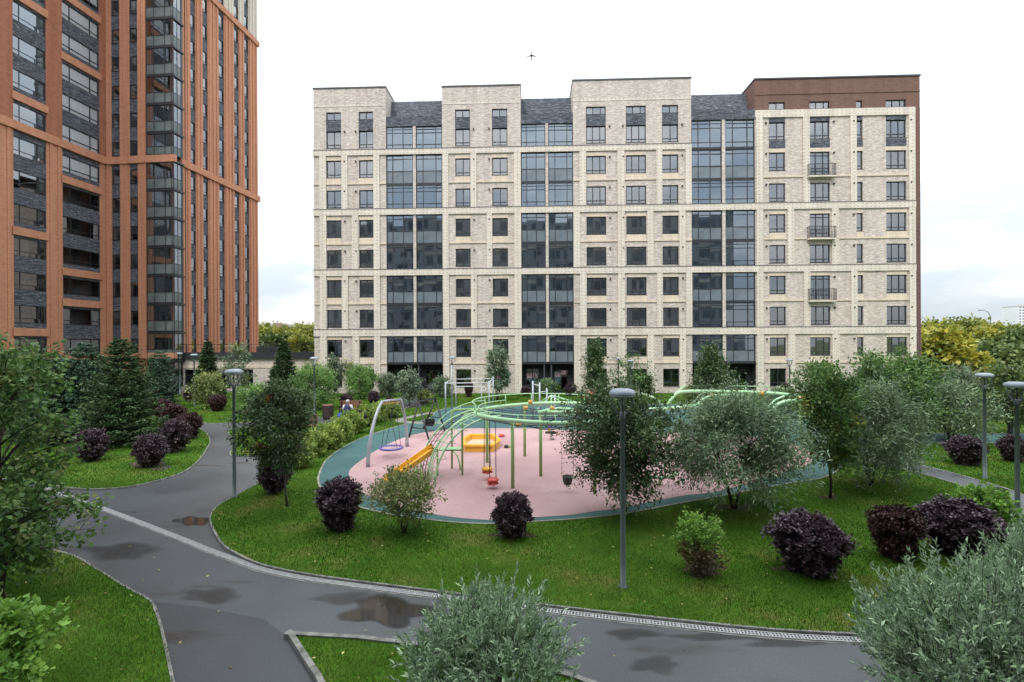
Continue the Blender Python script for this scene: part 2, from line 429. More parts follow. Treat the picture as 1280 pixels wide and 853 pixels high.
def asphalt_mat(name, base, wet=1.0):
    mt, t, b = newmat(name)
    L = t.links.new
    tcn = t.nodes.new('ShaderNodeTexCoord')
    n1 = t.nodes.new('ShaderNodeTexNoise'); n1.inputs['Scale'].default_value = 0.32; n1.inputs['Detail'].default_value = 5; L(tcn.outputs['Object'], n1.inputs[0])
    n2 = t.nodes.new('ShaderNodeTexNoise'); n2.inputs['Scale'].default_value = 26; n2.inputs['Detail'].default_value = 9; n2.inputs['Roughness'].default_value = 0.85; L(tcn.outputs['Object'], n2.inputs[0])
    r = t.nodes.new('ShaderNodeValToRGB')
    r.color_ramp.elements[0].position, r.color_ramp.elements[0].color = 0.34, rgba([x * 0.72 for x in base])
    r.color_ramp.elements[1].position, r.color_ramp.elements[1].color = 0.62, rgba([x * 1.12 for x in base])
    L(n1.outputs[0], r.inputs[0])
    m2 = t.nodes.new('ShaderNodeMapRange'); m2.inputs[1].default_value, m2.inputs[2].default_value, m2.inputs[3].default_value, m2.inputs[4].default_value = 0.32, 0.68, 0.58, 1.42
    L(n2.outputs[0], m2.inputs[0])
    mx = t.nodes.new('ShaderNodeMixRGB'); mx.blend_type = 'MULTIPLY'; mx.inputs[0].default_value = 1; L(r.outputs[0], mx.inputs[1]); L(m2.outputs[0], mx.inputs[2])
    # brownish damp streaks where water has just dried
    mpn = t.nodes.new('ShaderNodeMapping'); mpn.inputs['Rotation'].default_value = (0, 0, 0.5); mpn.inputs['Scale'].default_value = (0.30, 1.1, 1); L(tcn.outputs['Object'], mpn.inputs[0])
    n3 = t.nodes.new('ShaderNodeTexNoise'); n3.inputs['Scale'].default_value = 0.9; n3.inputs['Detail'].default_value = 6; n3.inputs['Roughness'].default_value = 0.6; L(mpn.outputs[0], n3.inputs[0])
    m3 = t.nodes.new('ShaderNodeMapRange'); m3.inputs[1].default_value, m3.inputs[2].default_value, m3.inputs[4].default_value = 0.57, 0.68, 0.75; L(n3.outputs[0], m3.inputs[0])
    x2 = t.nodes.new('ShaderNodeMixRGB'); L(m3.outputs[0], x2.inputs[0]); L(mx.outputs[0], x2.inputs[1]); x2.inputs[2].default_value = (0.040, 0.034, 0.028, 1)
    L(x2.outputs[0], b.inputs['Base Color'])
    ro = t.nodes.new('ShaderNodeMapRange'); ro.inputs[3].default_value, ro.inputs[4].default_value = 0.42, 0.18; L(m3.outputs[0], ro.inputs[0]); L(ro.outputs[0], b.inputs['Roughness'])
    bp = t.nodes.new('ShaderNodeBump'); bp.inputs['Strength'].default_value = 0.3; bp.inputs['Distance'].default_value = 0.008; L(n2.outputs[0], bp.inputs['Height']); L(bp.outputs[0], b.inputs['Normal'])
    return mt
M['asphalt'] = asphalt_mat('damp_asphalt', (0.070, 0.078, 0.083))
M['asphalt_new'] = asphalt_mat('new_asphalt', (0.046, 0.051, 0.056))
def puddle_mat(nm='puddle_water', base=(0.036, 0.030, 0.024), rough=0.05, amax=0.9):
    mt, t, b_ = newmat(nm)
    L = t.links.new
    b_.inputs['Base Color'].default_value = rgba(base); b_.inputs['Roughness'].default_value = rough
    tcn = t.nodes.new('ShaderNodeTexCoord'); nn = t.nodes.new('ShaderNodeTexNoise'); nn.inputs['Scale'].default_value = 1.3; nn.inputs['Detail'].default_value = 6
    L(tcn.outputs['Object'], nn.inputs[0])
    at = t.nodes.new('ShaderNodeAttribute'); at.attribute_name = 'rim'
    ad = t.nodes.new('ShaderNodeMath'); ad.operation = 'MULTIPLY_ADD'; ad.inputs[1].default_value = 0.9; L(nn.outputs[0], ad.inputs[0]); L(at.outputs['Fac'], ad.inputs[2])
    mr_ = t.nodes.new('ShaderNodeMapRange'); mr_.inputs[1].default_value, mr_.inputs[2].default_value, mr_.inputs[4].default_value = 0.62, 0.95 if amax > 0.85 else 1.15, amax; L(ad.outputs[0], mr_.inputs[0])
    tr = t.nodes.new('ShaderNodeBsdfTransparent'); mx = t.nodes.new('ShaderNodeMixShader'); L(mr_.outputs[0], mx.inputs[0]); L(tr.outputs[0], mx.inputs[1]); L(b_.outputs[0], mx.inputs[2])
    L(mx.outputs[0], t.nodes['Material Output'].inputs[0])
    return mt
M['puddle'] = puddle_mat()
M['damp'] = puddle_mat('damp_asphalt_stain', (0.040, 0.038, 0.035), 0.28, 0.52)
def lawn_mat():
    mt, t, b = newmat('lawn_turf')
    L = t.links.new
    tcn = t.nodes.new('ShaderNodeTexCoord')
    n1 = t.nodes.new('ShaderNodeTexNoise'); n1.inputs['Scale'].default_value = 0.55; n1.inputs['Detail'].default_value = 8; n1.inputs['Roughness'].default_value = 0.62; L(tcn.outputs['Object'], n1.inputs[0])
    n2 = t.nodes.new('ShaderNodeTexNoise'); n2.inputs['Scale'].default_value = 38; n2.inputs['Detail'].default_value = 4; L(tcn.outputs['Object'], n2.inputs[0])
    r = t.nodes.new('ShaderNodeValToRGB')
    e = r.color_ramp.elements
    e[0].position, e[0].color = 0.33, (0.034, 0.092, 0.007, 1)
    e[1].position, e[1].color = 0.70, (0.150, 0.150, 0.038, 1)
    k = e.new(0.52); k.color = (0.062, 0.142, 0.012, 1)
    L(n1.outputs[0], r.inputs[0])
    m2 = t.nodes.new('ShaderNodeMapRange'); m2.inputs[1].default_value, m2.inputs[2].default_value, m2.inputs[3].default_value, m2.inputs[4].default_value = 0.3, 0.7, 0.55, 1.45
    L(n2.outputs[0], m2.inputs[0])
    mx = t.nodes.new('ShaderNodeMixRGB'); mx.blend_type = 'MULTIPLY'; mx.inputs[0].default_value = 1; L(r.outputs[0], mx.inputs[1]); L(m2.outputs[0], mx.inputs[2])
    L(mx.outputs[0], b.inputs['Base Color'])
    b.inputs['Roughness'].default_value = 0.9; b.inputs['Specular IOR Level'].default_value = 0.1
    bp = t.nodes.new('ShaderNodeBump'); bp.inputs['Strength'].default_value = 0.8; bp.inputs['Distance'].default_value = 0.04; L(n2.outputs[0], bp.inputs['Height']); L(bp.outputs[0], b.inputs['Normal'])
    return mt
M['lawn'] = lawn_mat()
M['blade'] = leafmat('grass_blade', (0.027, 0.086, 0.006), (0.165, 0.245, 0.036), 0.3, rough=0.6, spec=0.2)
M['soil'] = pm('bare_soil', (0.05, 0.042, 0.028), (0.09, 0.075, 0.05), 6, 0.95, bump=0.5, bscale=30)

# ================================================================== GROUND, PATHS, LAWNS
def smooth(pts, n=6, closed=True):
    pts = [Vector((p[0], p[1])) for p in pts]
    k = len(pts); outp = []
    for i in range(k if closed else k - 1):
        p0, p1, p2, p3 = (pts[(i - 1) % k], pts[i], pts[(i + 1) % k], pts[(i + 2) % k]) if closed else (pts[max(i - 1, 0)], pts[i], pts[i + 1], pts[min(i + 2, k - 1)])
        for j in range(n):
            t = j / n
            outp.append(0.5 * ((2 * p1) + (p2 - p0) * t + (2 * p0 - 5 * p1 + 4 * p2 - p3) * t * t + (3 * p1 - p0 - 3 * p2 + p3) * t ** 3))
    if not closed: outp.append(pts[-1])
    return outp
def G(l, z=0.0):
    return [P(x, y, z) for x, y in l]
def area(poly):
    return 0.5 * sum(poly[i][0] * poly[(i + 1) % len(poly)][1] - poly[(i + 1) % len(poly)][0] * poly[i][1] for i in range(len(poly)))
def ccw(poly):
    return poly if area(poly) > 0 else list(reversed(poly))
def sheet(name, poly, z0, z1, mt, parent=None, kind='structure'):
    poly = ccw(poly)
    mb = MB()
    mb.face([(p[0], p[1], z1) for p in poly])
    n = len(poly)
    for i in range(n):
        a, b = poly[i], poly[(i + 1) % n]
        mb.face([(a[0], a[1], z0), (b[0], b[1], z0), (b[0], b[1], z1), (a[0], a[1], z1)])
    o = mb.build(name, mt, parent)
    if parent is None: tag(o, kind=kind)
    return o
def strip(line, w0, w1):
    """left/right offset polygon of an open or closed polyline"""
    L_, R_ = [], []
    for i, p in enumerate(line):
        a = line[max(i - 1, 0)]; b = line[min(i + 1, len(line) - 1)]
        t = Vector((b[0] - a[0], b[1] - a[1])); t.normalize()
        nrm = Vector((-t.y, t.x))
        L_.append(Vector((p[0], p[1])) + nrm * w0); R_.append(Vector((p[0], p[1])) - nrm * w1)
    return L_, R_
def kerb(name, poly, w, z0, z1, mt, parent=None, stone=1.0, closed=True):
    """kerb stones with open joints along an outline, inside of it"""
    poly = ccw(poly) if closed else poly
    pts = [Vector((p[0], p[1])) for p in poly]
    if closed: pts.append(pts[0])
    mb = MB(); acc = 0
    dense = []
    for a, b in zip(pts, pts[1:]):
        d = (b - a).length; k = max(1, int(d / 0.25))
        for j in range(k): dense.append(a + (b - a) * (j / k))
    dense.append(pts[-1])
    gap = 0.012; segi = 0
    for a, b in zip(dense, dense[1:]):
        d = b - a
        if d.length < 1e-5: continue
        t = d.normalized(); nrm = Vector((-t.y, t.x)); acc += d.length
        e = b
        if acc > stone: e = b - t * gap; acc = 0
        a = a - nrm * 0.006; e = e - nrm * 0.006
        q = [a, e, e + nrm * w, a + nrm * w]
        zk = z1; segi += 1; z1 = zk + 0.0009 * (segi % 3)
        mb.face([(p.x, p.y, z1) for p in q])
        mb.face([(a.x, a.y, z0), (e.x, e.y, z0), (e.x, e.y, z1), (a.x, a.y, z1)])
        mb.face([(q[2].x, q[2].y, z0), (q[3].x, q[3].y, z0), (q[3].x, q[3].y, z1), (q[2].x, q[2].y, z1)])
        z1 = zk
    o = mb.build(name, mt, parent)
    if parent is None: tag(o, kind='structure')
    return o
mb = MB()
mb.face([(-3000, -3000, -0.04), (3000, -3000, -0.04), (3000, 4500, -0.04), (-3000, 4500, -0.04)])
tag(mb.build('ground', pm('far_ground', (0.05, 0.075, 0.02), (0.09, 0.10, 0.035), 0.02, 0.95)), kind='structure')
mb = MB()
mb.face([(-75, -1.0, 0), (75, -1.0, 0), (75, 62, 0), (-75, 62, 0)])
tag(mb.build('path', M['asphalt']), kind='structure')

MAIN = [(262, 648), (266, 664), (277, 682), (292, 693), (325, 708), (380, 720), (450, 730), (560, 744), (700, 762), (850, 779), (960, 790), (1080, 797), (1250, 803), (1420, 800),
        (1900, 640), (1900, 520), (1700, 492), (1300, 491), (900, 492), (540, 493), (533, 500), (530, 508), (500, 513), (470, 522), (440, 535), (405, 556), (378, 572), (352, 588), (325, 604), (293, 622), (272, 634)]
ISLAND = [(285, 541), (300, 536), (340, 534), (378, 530), (404, 530.5), (408, 532), (396, 541), (378, 551), (352, 564), (328, 569), (296, 571.5), (287, 569), (292, 560), (291, 550)]
UPPER = [(250, 529), (295, 529.3), (345, 528), (378, 525), (398, 522.5), (404, 524), (440, 521), (458, 512), (482, 503), (497, 499), (512, 493), (480, 491), (390, 491), (300, 491), (222, 493), (212, 500), (228, 514)]
TIP = [(52, 607), (103, 613), (150, 611.5), (182, 606), (212, 598), (234, 589), (250, 575), (260, 560), (263, 552), (257, 541), (240, 531), (218, 519), (206, 506), (198, 495), (120, 493), (-160, 496), (-420, 540), (-200, 590), (0, 600)]
LOWER = [(-260, 672), (0, 683), (60, 689), (93, 697), (126, 716), (158, 736), (188, 753), (198, 772), (206, 800), (217, 853), (230, 930), (236, 990), (-700, 990), (-900, 800)]
WEDGE = [(358, 795), (400, 797), (450, 800), (520, 808), (620, 823), (722, 850), (800, 880), (900, 940), (900, 1020), (470, 1020), (440, 950), (395, 853)]
def poly_of(l, n=5, keep=False):
    w = G(l)
    return [Vector((p.x, p.y)) for p in w] if keep else smooth(w, n)
LAWNS = {}
LZ = 0.05
for nm, l, keep in (('main', MAIN, False), ('island', ISLAND, False), ('upper', UPPER, False), ('tip', TIP, False), ('lower', LOWER, False), ('wedge', WEDGE, True)):
    pl = ccw(poly_of(l, 5, keep))
    LAWNS[nm] = pl
    o = sheet('lawn', pl, -0.02, LZ, M['lawn'])
    kerb('kerb', pl, 0.045 if nm != 'wedge' else 0.09, -0.01, LZ + (0.006 if nm != 'wedge' else 0.03), M['concrete'], o)
# rubber playground
TEAL = [(397, 606), (399, 592), (408, 576), (428, 561), (452, 549), (480, 539), (508, 531), (531, 526), (540, 521), (548, 514), (575, 509.5), (640, 507), (760, 506), (900, 508), (1000, 520), (1035, 545), (1052, 574), (1050, 588), (1030, 599.5), (998, 605),
        (950, 613.5), (899, 623.5), (850, 632), (800, 642), (755, 648.5), (710, 652.5), (666, 655.5), (620, 658), (570, 656.5), (522, 651), (480, 644.5), (440, 634), (408, 620)]
PINK = [(437, 600), (438, 589), (458, 573), (485, 557), (511, 547), (538, 541), (577, 537.5), (640, 537), (680, 538), (740, 540), (840, 543), (950, 548), (1000, 560), (1016, 573), (1008, 584), (960, 599), (900, 616.5), (850, 623), (800, 633), (770, 639), (741, 642.5), (710, 647),
        (666, 650), (620, 653.5), (570, 650), (541, 645.5), (500, 637), (460, 622), (442, 610)]
teal = ccw(poly_of(TEAL)); pink = ccw(poly_of(PINK))
tl = sheet('playground', teal, 0, LZ + 0.012, M['teal'])
kerb('kerb', [Vector(p) for p in teal], 0.07, 0, LZ + 0.018, M['sand'], tl, stone=99)
sheet('playground_pad', pink, 0, LZ + 0.020, M['pink'])
# paths laid over the lawn
def path_strip(name, l, w, z, mt, kb=True):
    line = smooth(G(l), 6, closed=False)
    L_, R_ = strip(line, w / 2, w / 2)
    poly = L_ + list(reversed(R_))
    o = sheet(name, poly, 0, z, mt)
    if kb: kerb('kerb', poly, 0.07, 0, z + 0.012, M['concrete'], o)
    return ccw(poly)
RPATH = path_strip('path', [(1050, 566), (1100, 576), (1150, 588), (1200, 602), (1245, 617), (1290, 640), (1380, 690)], 1.25, LZ + 0.008, M['asphalt'])
EPATH = path_strip('path', [(480, 517), (505, 506), (515, 500), (522, 494)], 1.8, LZ + 0.008, M['asphalt'])
TPATH = path_strip('path', [(1130, 549), (1200, 549), (1290, 549), (1450, 548), (1700, 546)], 2.6, LZ + 0.008, M['teal'])
BPATH = path_strip('path', [(540, 517), (500, 526), (520, 530), (560, 530.5)], 0.6, LZ + 0.016, M['concrete'], kb=False)
NEWA = [(188, 752), (250, 760), (330, 776), (372, 786), (400, 797), (358, 795), (395, 853), (440, 950), (460, 1010), (236, 1010), (230, 930), (217, 853), (206, 800), (198, 772)]
sheet('path_patch', ccw([Vector((p.x, p.y)) for p in G([(188, 752), (250, 759), (330, 774), (356, 794), (395, 853), (440, 950), (460, 1010), (236, 1010), (230, 930), (217, 853), (206, 800), (198, 772)])]), -0.01, 0.004, M['asphalt_new'])
# puddles and damp patches
def blob(cx, cy, rx, ry, seed, n=26, rough=0.35):
    rg = random.Random(seed)
    ph = [rg.uniform(0, 6.28) for _ in range(4)]; am = [rg.uniform(0.2, 1) for _ in range(4)]
    pts = []
    for i in range(n):
        a = 2 * PI * i / n
        k = 1 + rough * sum(am[j] * math.sin((j + 2) * a + ph[j]) for j in range(4)) / 2
        pts.append(P(cx + rx * k * math.cos(a), cy + ry * k * math.sin(a)))
    return smooth(pts, 2)
def puddle(poly, z, mt='puddle'):
    """fan of water film, its depth fading to nothing at the rim"""
    c = sum((Vector(p) for p in poly), Vector((0, 0))) / len(poly); n = len(poly)
    me = bpy.data.meshes.new('puddle')
    inner = [c.lerp(Vector(p), 0.6) for p in poly]
    vs_ = [(c.x, c.y, z)] + [(p.x, p.y, z) for p in inner] + [(p[0], p[1], z) for p in poly]
    fs = [(0, 1 + k, 1 + (k + 1) % n) for k in range(n)] + [(1 + k, 1 + n + k, 1 + n + (k + 1) % n, 1 + (k + 1) % n) for k in range(n)]
    me.from_pydata(vs_, [], fs)
    at = me.attributes.new('rim', 'FLOAT', 'POINT'); at.data.foreach_set('value', [0.75] + [0.6] * n + [0.0] * n)
    me.materials.append(M[mt]); me.update()
    tag(link('puddle' if mt == 'puddle' else 'damp_patch', me), kind='structure')
for i, (cx, cy, rx, ry) in enumerate([(241, 652, 24, 8), (485, 764, 62, 22), (425, 748, 44, 9), (820, 832, 40, 13), (985, 804, 60, 8), (895, 796, 60, 7), (790, 793, 40, 9), (345, 592, 26, 8), (150, 690, 56, 14), (262, 745, 46, 12)]):
    puddle(ccw(blob(cx, cy, rx, ry, i + 3)), 0.0045 + 0.0002 * i, 'puddle' if i in (0, 1) else 'damp')
puddle(ccw([Vector((p.x, p.y)) for p in smooth(G([(1218, 613), (1245, 610), (1266, 614), (1258, 620), (1238, 619)]), 4)]), LZ + 0.0125)
# drain channel with grates
DR = G([(57, 608), (140, 637.5), (220, 668), (270, 688)]) + G([(300, 698.5), (325, 708.6), (380, 720.6), (450, 730.8), (560, 744.8), (700, 762.8), (850, 779.8), (960, 790.8), (1080, 797.8), (1250, 803.8)])
dl = smooth(DR[:5], 10, closed=False)
mp_ = LAWNS['main']                                            # from there on the channel hugs the lawn edge
near = lambda p: min(range(len(mp_)), key=lambda k: (mp_[k][0] - p.x) ** 2 + (mp_[k][1] - p.y) ** 2)
k0, k1 = near(P(318, 706)), near(P(1250, 803))
run = [mp_[k % len(mp_)] for k in (range(k0, k1 + 1) if k1 >= k0 else range(k0, k1 + len(mp_) + 1))]
run = [Vector((p[0], p[1] - 0.012)) for p in run]
dl = dl[:-4] + run
L_, R_ = strip(dl, 0.0, 0.20)
dc = sheet('drain_channel', L_ + list(reversed(R_)), -0.02, 0.006, M['concrete'])
gm = MB()
gm.box(0, 0.49, 0.02, 0.045, 0, 0.018); gm.box(0, 0.49, 0.175, 0.20, 0, 0.018); gm.box(0, 0.49, 0.1, 0.12, 0, 0.017)
for k in range(9): gm.box(0.008 + k * 0.058, 0.034 + k * 0.058, 0.047, 0.173, 0.0, 0.015)
gm.face([(0, 0.03, 0.0025), (0.49, 0.03, 0.0025), (0.49, 0.19, 0.0025), (0, 0.19, 0.0025)], 1)
gmesh = gm.mesh('grate', [pm('grate_zinc', (0.34, 0.35, 0.35), (0.48, 0.48, 0.47), 9, 0.5, metal=0.2), M['black']])
seg = 0.5; pos = dl[0].copy(); acc = 0; pts = [pos]
for a, b in zip(dl, dl[1:]):
    d = (b - a).length; s_ = 0
    while acc + (d - s_) >= seg:
        s_ += seg - acc; acc = 0
        pts.append(a + (b - a) * (s_ / d))
    acc += d - s_
for a, b in zip(pts, pts[1:]):
    ang = math.atan2(b.y - a.y, b.x - a.x)
    nrm = Vector((-math.sin(ang), math.cos(ang)))
    q = a - nrm * 0.185
    link('grate', gmesh, dc, (q.x, q.y, 0.0065), ang, (1, 0.8, 1))

# ================================================================== FACADE HELPERS
def wall(mb, x0, x1, z0, z1, holes, y=0.0, depth=0.22, mi=0):
    """vertical sheet at y with rectangular holes (xa, xb, za, zb) and reveals"""
    xs = sorted({x0, x1, *[min(max(h[i], x0), x1) for h in holes for i in (0, 1)]})
    for xa, xb in zip(xs, xs[1:]):
        if xb - xa < 1e-5: continue
        xm = (xa + xb) / 2
        hz = sorted([(h[2], h[3]) for h in holes if h[0] < xm < h[1]])
        z = z0
        for a, b in hz:
            if a > z + 1e-6: mb.face([(xa, y, z), (xb, y, z), (xb, y, a), (xa, y, a)], mi)
            z = max(z, b)
        if z < z1 - 1e-6: mb.face([(xa, y, z), (xb, y, z), (xb, y, z1), (xa, y, z1)], mi)
    for xa, xb, za, zb in holes:
        e = y + depth
        mb.face([(xa, y, za), (xa, e, za), (xa, e, zb), (xa, y, zb)], mi)
        mb.face([(xb, e, za), (xb, y, za), (xb, y, zb), (xb, e, zb)], mi)
        mb.face([(xa, y, zb), (xa, e, zb), (xb, e, zb), (xb, y, zb)], mi)
        mb.face([(xa, e, za), (xa, y, za), (xb, y, za), (xb, e, za)], mi)
WCACHE = {}
def win_meshes(w, h, cols, rows, t, gmat, panel_rows=()):
    """frame mesh + list of (pane mesh) with origin at lower left; cols/rows = inner bar positions as fractions.
    rows may be a list (all columns) or a dict column -> list"""
    key = (round(w, 2), round(h, 2), tuple(cols), str(rows), t, gmat, tuple(panel_rows))
    if key in WCACHE: return WCACHE[key]
    f = MB(); d0, d1 = 0.0, 0.07
    f.box(0, w, d0, d1, 0, t); f.box(0, w, d0, d1, h - t, h)
    f.box(0, t, d0, d1, t, h - t); f.box(w - t, w, d0, d1, t, h - t)
    xs = [0] + [c * w for c in cols] + [w]
    for c in xs[1:-1]: f.box(c - t / 2, c + t / 2, d0 + 0.002, d1 - 0.002, t, h - t)
    panes = []
    for i, (a, b) in enumerate(zip(xs, xs[1:])):
        xa = a + (t if i == 0 else t / 2); xb = b - (t if i == len(xs) - 2 else t / 2)
        rr = rows.get(i, []) if isinstance(rows, dict) else rows
        zs = [0] + [r * h for r in rr] + [h]
        for r in zs[1:-1]: f.box(xa, xb, d0 + 0.004, d1 - 0.004, r - t / 2, r + t / 2)
        pmb = MB()
        for j, (c, d) in enumerate(zip(zs, zs[1:])):
            za = c + (t if j == 0 else t / 2); zb = d - (t if j == len(zs) - 2 else t / 2)
            tw = random.uniform(-0.004, 0.004)
            pmb.face([(xa, 0.03 + tw, za), (xb, 0.03 - tw, za), (xb, 0.03 - tw, zb), (xa, 0.03 + tw, zb)], 1 if (i, j) in panel_rows or j in panel_rows else 0)
        panes.append(pmb.mesh('pane', [M[gmat], M['frost' if gmat == 'towerglass' else 'panel']]))
    res = (f.mesh('window', M['frame']), panes)
    WCACHE[key] = res
    return res
SILL = {}
def add_window(parent, x, z, w, h, cols, rows, y, t=0.065, gmat='glass', rz=0.0, curtain=0.5, name='window', pname='pane', panel_rows=(), sill=True, org=(0, 0), full=0.3, white=0.45):
    """org / rz = frame of the face inside its building"""
    fm, panes = win_meshes(w, h, cols, rows, t, gmat, panel_rows)
    c, s = math.cos(rz), math.sin(rz)
    lx = org[0] + x * c - y * s; ly = org[1] + x * s + y * c
    o = link(name, fm, parent, (lx, ly, z), rz)
    for p in panes:
        q = link(pname, p, o)
        k_ = 0.011 if gmat == 'bayglass' else 0.005
        q.rotation_euler = (random.uniform(-k_, k_), 0, random.uniform(-k_, k_))
    if sill:
        key = round(w, 2)
        if key not in SILL:
            sm = MB(); sm.box(-0.04, w + 0.04, -y - 0.03, 0.0, -0.035, -0.003)
            SILL[key] = sm.mesh('sill', M['frame'])
        link('sill', SILL[key], o)
    r = random.random()
    if r < curtain:
        cm = MB(); kind = random.random()
        def drape(a, b, za):
            n = max(3, int((b - a) / 0.2)); pr = None
            for i in range(n + 1):
                xx = a + (b - a) * i / n; yy = (0.09 if gmat == 'glassA' else 0.125) + (0.015 if i % 2 else -0.015)
                if pr: cm.face([(pr[0], pr[1], za), (xx, yy, za), (xx, yy, h - 0.03), (pr[0], pr[1], h - 0.03)])
                pr = (xx, yy)
        if kind < full: drape(0.03, w - 0.03, 0.03)
        elif kind < 0.6:
            k = random.uniform(0.15, 0.35); drape(0.03, w * k, 0.03); drape(w * (1 - k), w - 0.03, 0.03)
        elif kind < 0.8: drape(0.03, w * random.uniform(0.3, 0.6), 0.03)
        else: drape(0.03, w - 0.03, h * random.uniform(0.3, 0.8))
        cm.build('curtain', M['curtain_sky_w'] if random.random() < white else M['curtain_g'], o)  # on the upper tower wing the white ones paint in a sky reflection
    return o

# ================================================================== MAIN BEIGE BUILDING
ZL, ZR = 48.9, 46.86
pL, pR = D(410, 300, ZL), D(1130, 300, ZR)
ud = Vector((pR.x - pL.x, pR.y - pL.y)); ud.normalize()
ang_m = math.atan2(ud.y, ud.x)
def _solve(o, d, r):
    # u*d - t*r = -o
    a, b, c, e = d.x, -r.x, d.y, -r.y
    det = a * e - b * c
    return ((-o.x) * e - b * (-o.y)) / det
o0 = Vector((pL.x, pL.y))
u0 = _solve(o0, ud, ray(392.4, 300))
OM = o0 + ud * u0
def U(px): return _solve(OM, ud, ray(px, 300))
UE = U(1150.8)
bld = thing('apartment_building', 'long ten storey beige brick block with dark glazed bays across the courtyard', 'building', (OM.x, OM.y, 0), ang_m)
FL = lambda k: 2.42 + 2.99 * (k - 1) + 0.0          # window head of floor k
BANDS = [(5.75, 6.42), (11.78, 12.38), (17.82, 18.42), (23.8, 24.34)]
cols = {1: (408.4, 426.9), 2: (449, 467), 3: (569.5, 588.2), 4: (615.6, 634.9), 5: (733.2, 757.9), 6: (783, 808), 7: (828.2, 848.4), 8: (961.6, 982), 9: (1012.3, 1037.7), 10: (1070.9, 1078.9), 11: (1108, 1133.4)}
colu = {k: (U(a), U(b)) for k, (a, b) in cols.items()}
bays = [(483.2, 516.7), (520.2, 553), (651.7, 682.2), (685.8, 716.6), (865, 903), (907, 944)]
bayu = [(U(a), U(b)) for a, b in bays]
blocks = [(0.0, U(483.0)), (U(553.2), U(651.5)), (U(716.8), U(864.8)), (U(944.2), UE)]
BTOP = [30.55, 30.45, 30.75, 30.45]
WH = 1.75
holes = []
wins = []
for k, (a, b) in colu.items():
    right = k >= 8
    for fl in range(1, 10):
        top = FL(fl); h = WH
        if right and k == 9 and fl in (4, 6, 8): h = 2.35
        holes.append((a, b, top - h, top)); wins.append((k, fl, a, b, top - h, h))
    if not right:
        holes.append((a, b, 27.42, 28.19)); wins.append((k, 10, a, b, 27.42, 0.77))
    else:
        z = 27.5
        holes.append((a, b, z, z + 0.72)); wins.append((k, 10, a, b, z, 0.72))
for bi, (ba, bb) in enumerate(blocks):
    w = MB()
    hs = [h for h in holes if ba - 0.01 <= h[0] and h[1] <= bb + 0.01]
    if bi < 3:
        wall(w, ba, bb, -0.3, BTOP[bi], hs)
        z1 = BTOP[bi]
    else:
        ub = U(1144.2)
        wall(w, ba, ub, -0.3, 27.38, [h for h in hs if h[3] < 27.4])
        z1 = 27.38
    # returns of the block at its sides, next to the bays and above them
    ue = bb if bi < 3 else UE
    for x, lo in ((ba, -0.3), (ue, -0.3)):
        w.face([(x, 0, lo), (x, 5.0, lo), (x, 5.0, BTOP[bi] if bi < 3 else 27.38), (x, 0, BTOP[bi] if bi < 3 else 27.38)])
    w.build('wall', M['beige'], bld)
    if bi == 3:
        b_ = MB()
        wall(b_, ba, UE, 27.38, BTOP[3], [h for h in hs if h[3] > 27.4], y=0.02)
        for x in (ba, UE): b_.face([(x, 0.02, 27.38), (x, 7.0, 27.38), (x, 7.0, BTOP[3]), (x, 0.02, BTOP[3])])
        b_.face([(ba, 7, 27.38), (UE, 7, 27.38), (UE, 7, BTOP[3]), (ba, 7, BTOP[3])])
        b_.box(ba + 0.02, UE, -0.03, 0.02, 28.95, 29.06)
        b_.build('wall', M['brown'], bld)
        e_ = MB(); e_.face([(ub, 0.03, -0.3), (UE, 0.03, -0.3), (UE, 0.03, 16.3), (ub, 0.03, 16.3)]); e_.face([(UE, 0.03, -0.3), (UE, 14, -0.3), (UE, 14, 27.38), (UE, 0.03, 27.38)])
        e_.build('wall', M['brown_dark'], bld)
        e_ = MB(); e_.face([(ub, 0.03, 16.3), (UE, 0.03, 16.3), (UE, 0.03, 27.38), (ub, 0.03, 27.38)]); e_.build('wall', M['brown'], bld)
    else:
        b_ = MB(); z = BTOP[bi]
        b_.face([(ba, 5, 26), (bb, 5, 26), (bb, 5, z), (ba, 5, z)])
        b_.face([(ba, 0.4, z - .4), (bb, 0.4, z - .4), (bb, 5, z - .4), (ba, 5, z - .4)])
        b_.build('parapet_back', M['beige'], bld)
    c_ = MB(); z = BTOP[bi]; dd = 5 if bi < 3 else 7
    c_.box(ba - 0.06, ue + 0.06, -0.07, 0.45, z, z + 0.13)
    c_.box(ba - 0.06, ba + .4, 0.45, dd, z, z + 0.12); c_.box(ue - .4, ue + 0.06, 0.45, dd, z, z + 0.12)
    c_.build('parapet_cap', M['cap'], bld)
for bi, (ba, bb) in enumerate(blocks[:3]):
    for zc in (28.72,):
        m_ = MB(); m_.box(ba, bb, -0.03, 0, zc, zc + 0.2); m_.build('band', M['beige_light'], bld)
# horizontal bands
for i, (za, zb) in enumerate(BANDS):
    for (ba, bb) in [(-0.02, blocks[2][1] if i == 3 else U(1144.2))]:
        m_ = MB(); m_.box(ba, bb, -0.13, 0.0, za, zb); m_.build('band', M['beige_light'], bld)
    m_ = MB(); m_.box(-0.03, (blocks[2][1] if i == 3 else U(1144.2)) + .01, -0.16, -0.0, zb + 0.002, zb + 0.05); m_.build('band_cap', M['cap'], bld)
m_ = MB(); m_.box(blocks[3][0], U(1143.8), -0.13, 0, 26.72, 27.42); m_.build('band', M['beige_light'], bld)
for zc in (2.95, 8.92, 14.9, 20.9):
    for (ba, bb) in blocks:
        m_ = MB(); m_.box(ba, min(bb, U(1144)), -0.085, 0, zc, zc + 0.17); m_.build('band', M['cream'], bld)
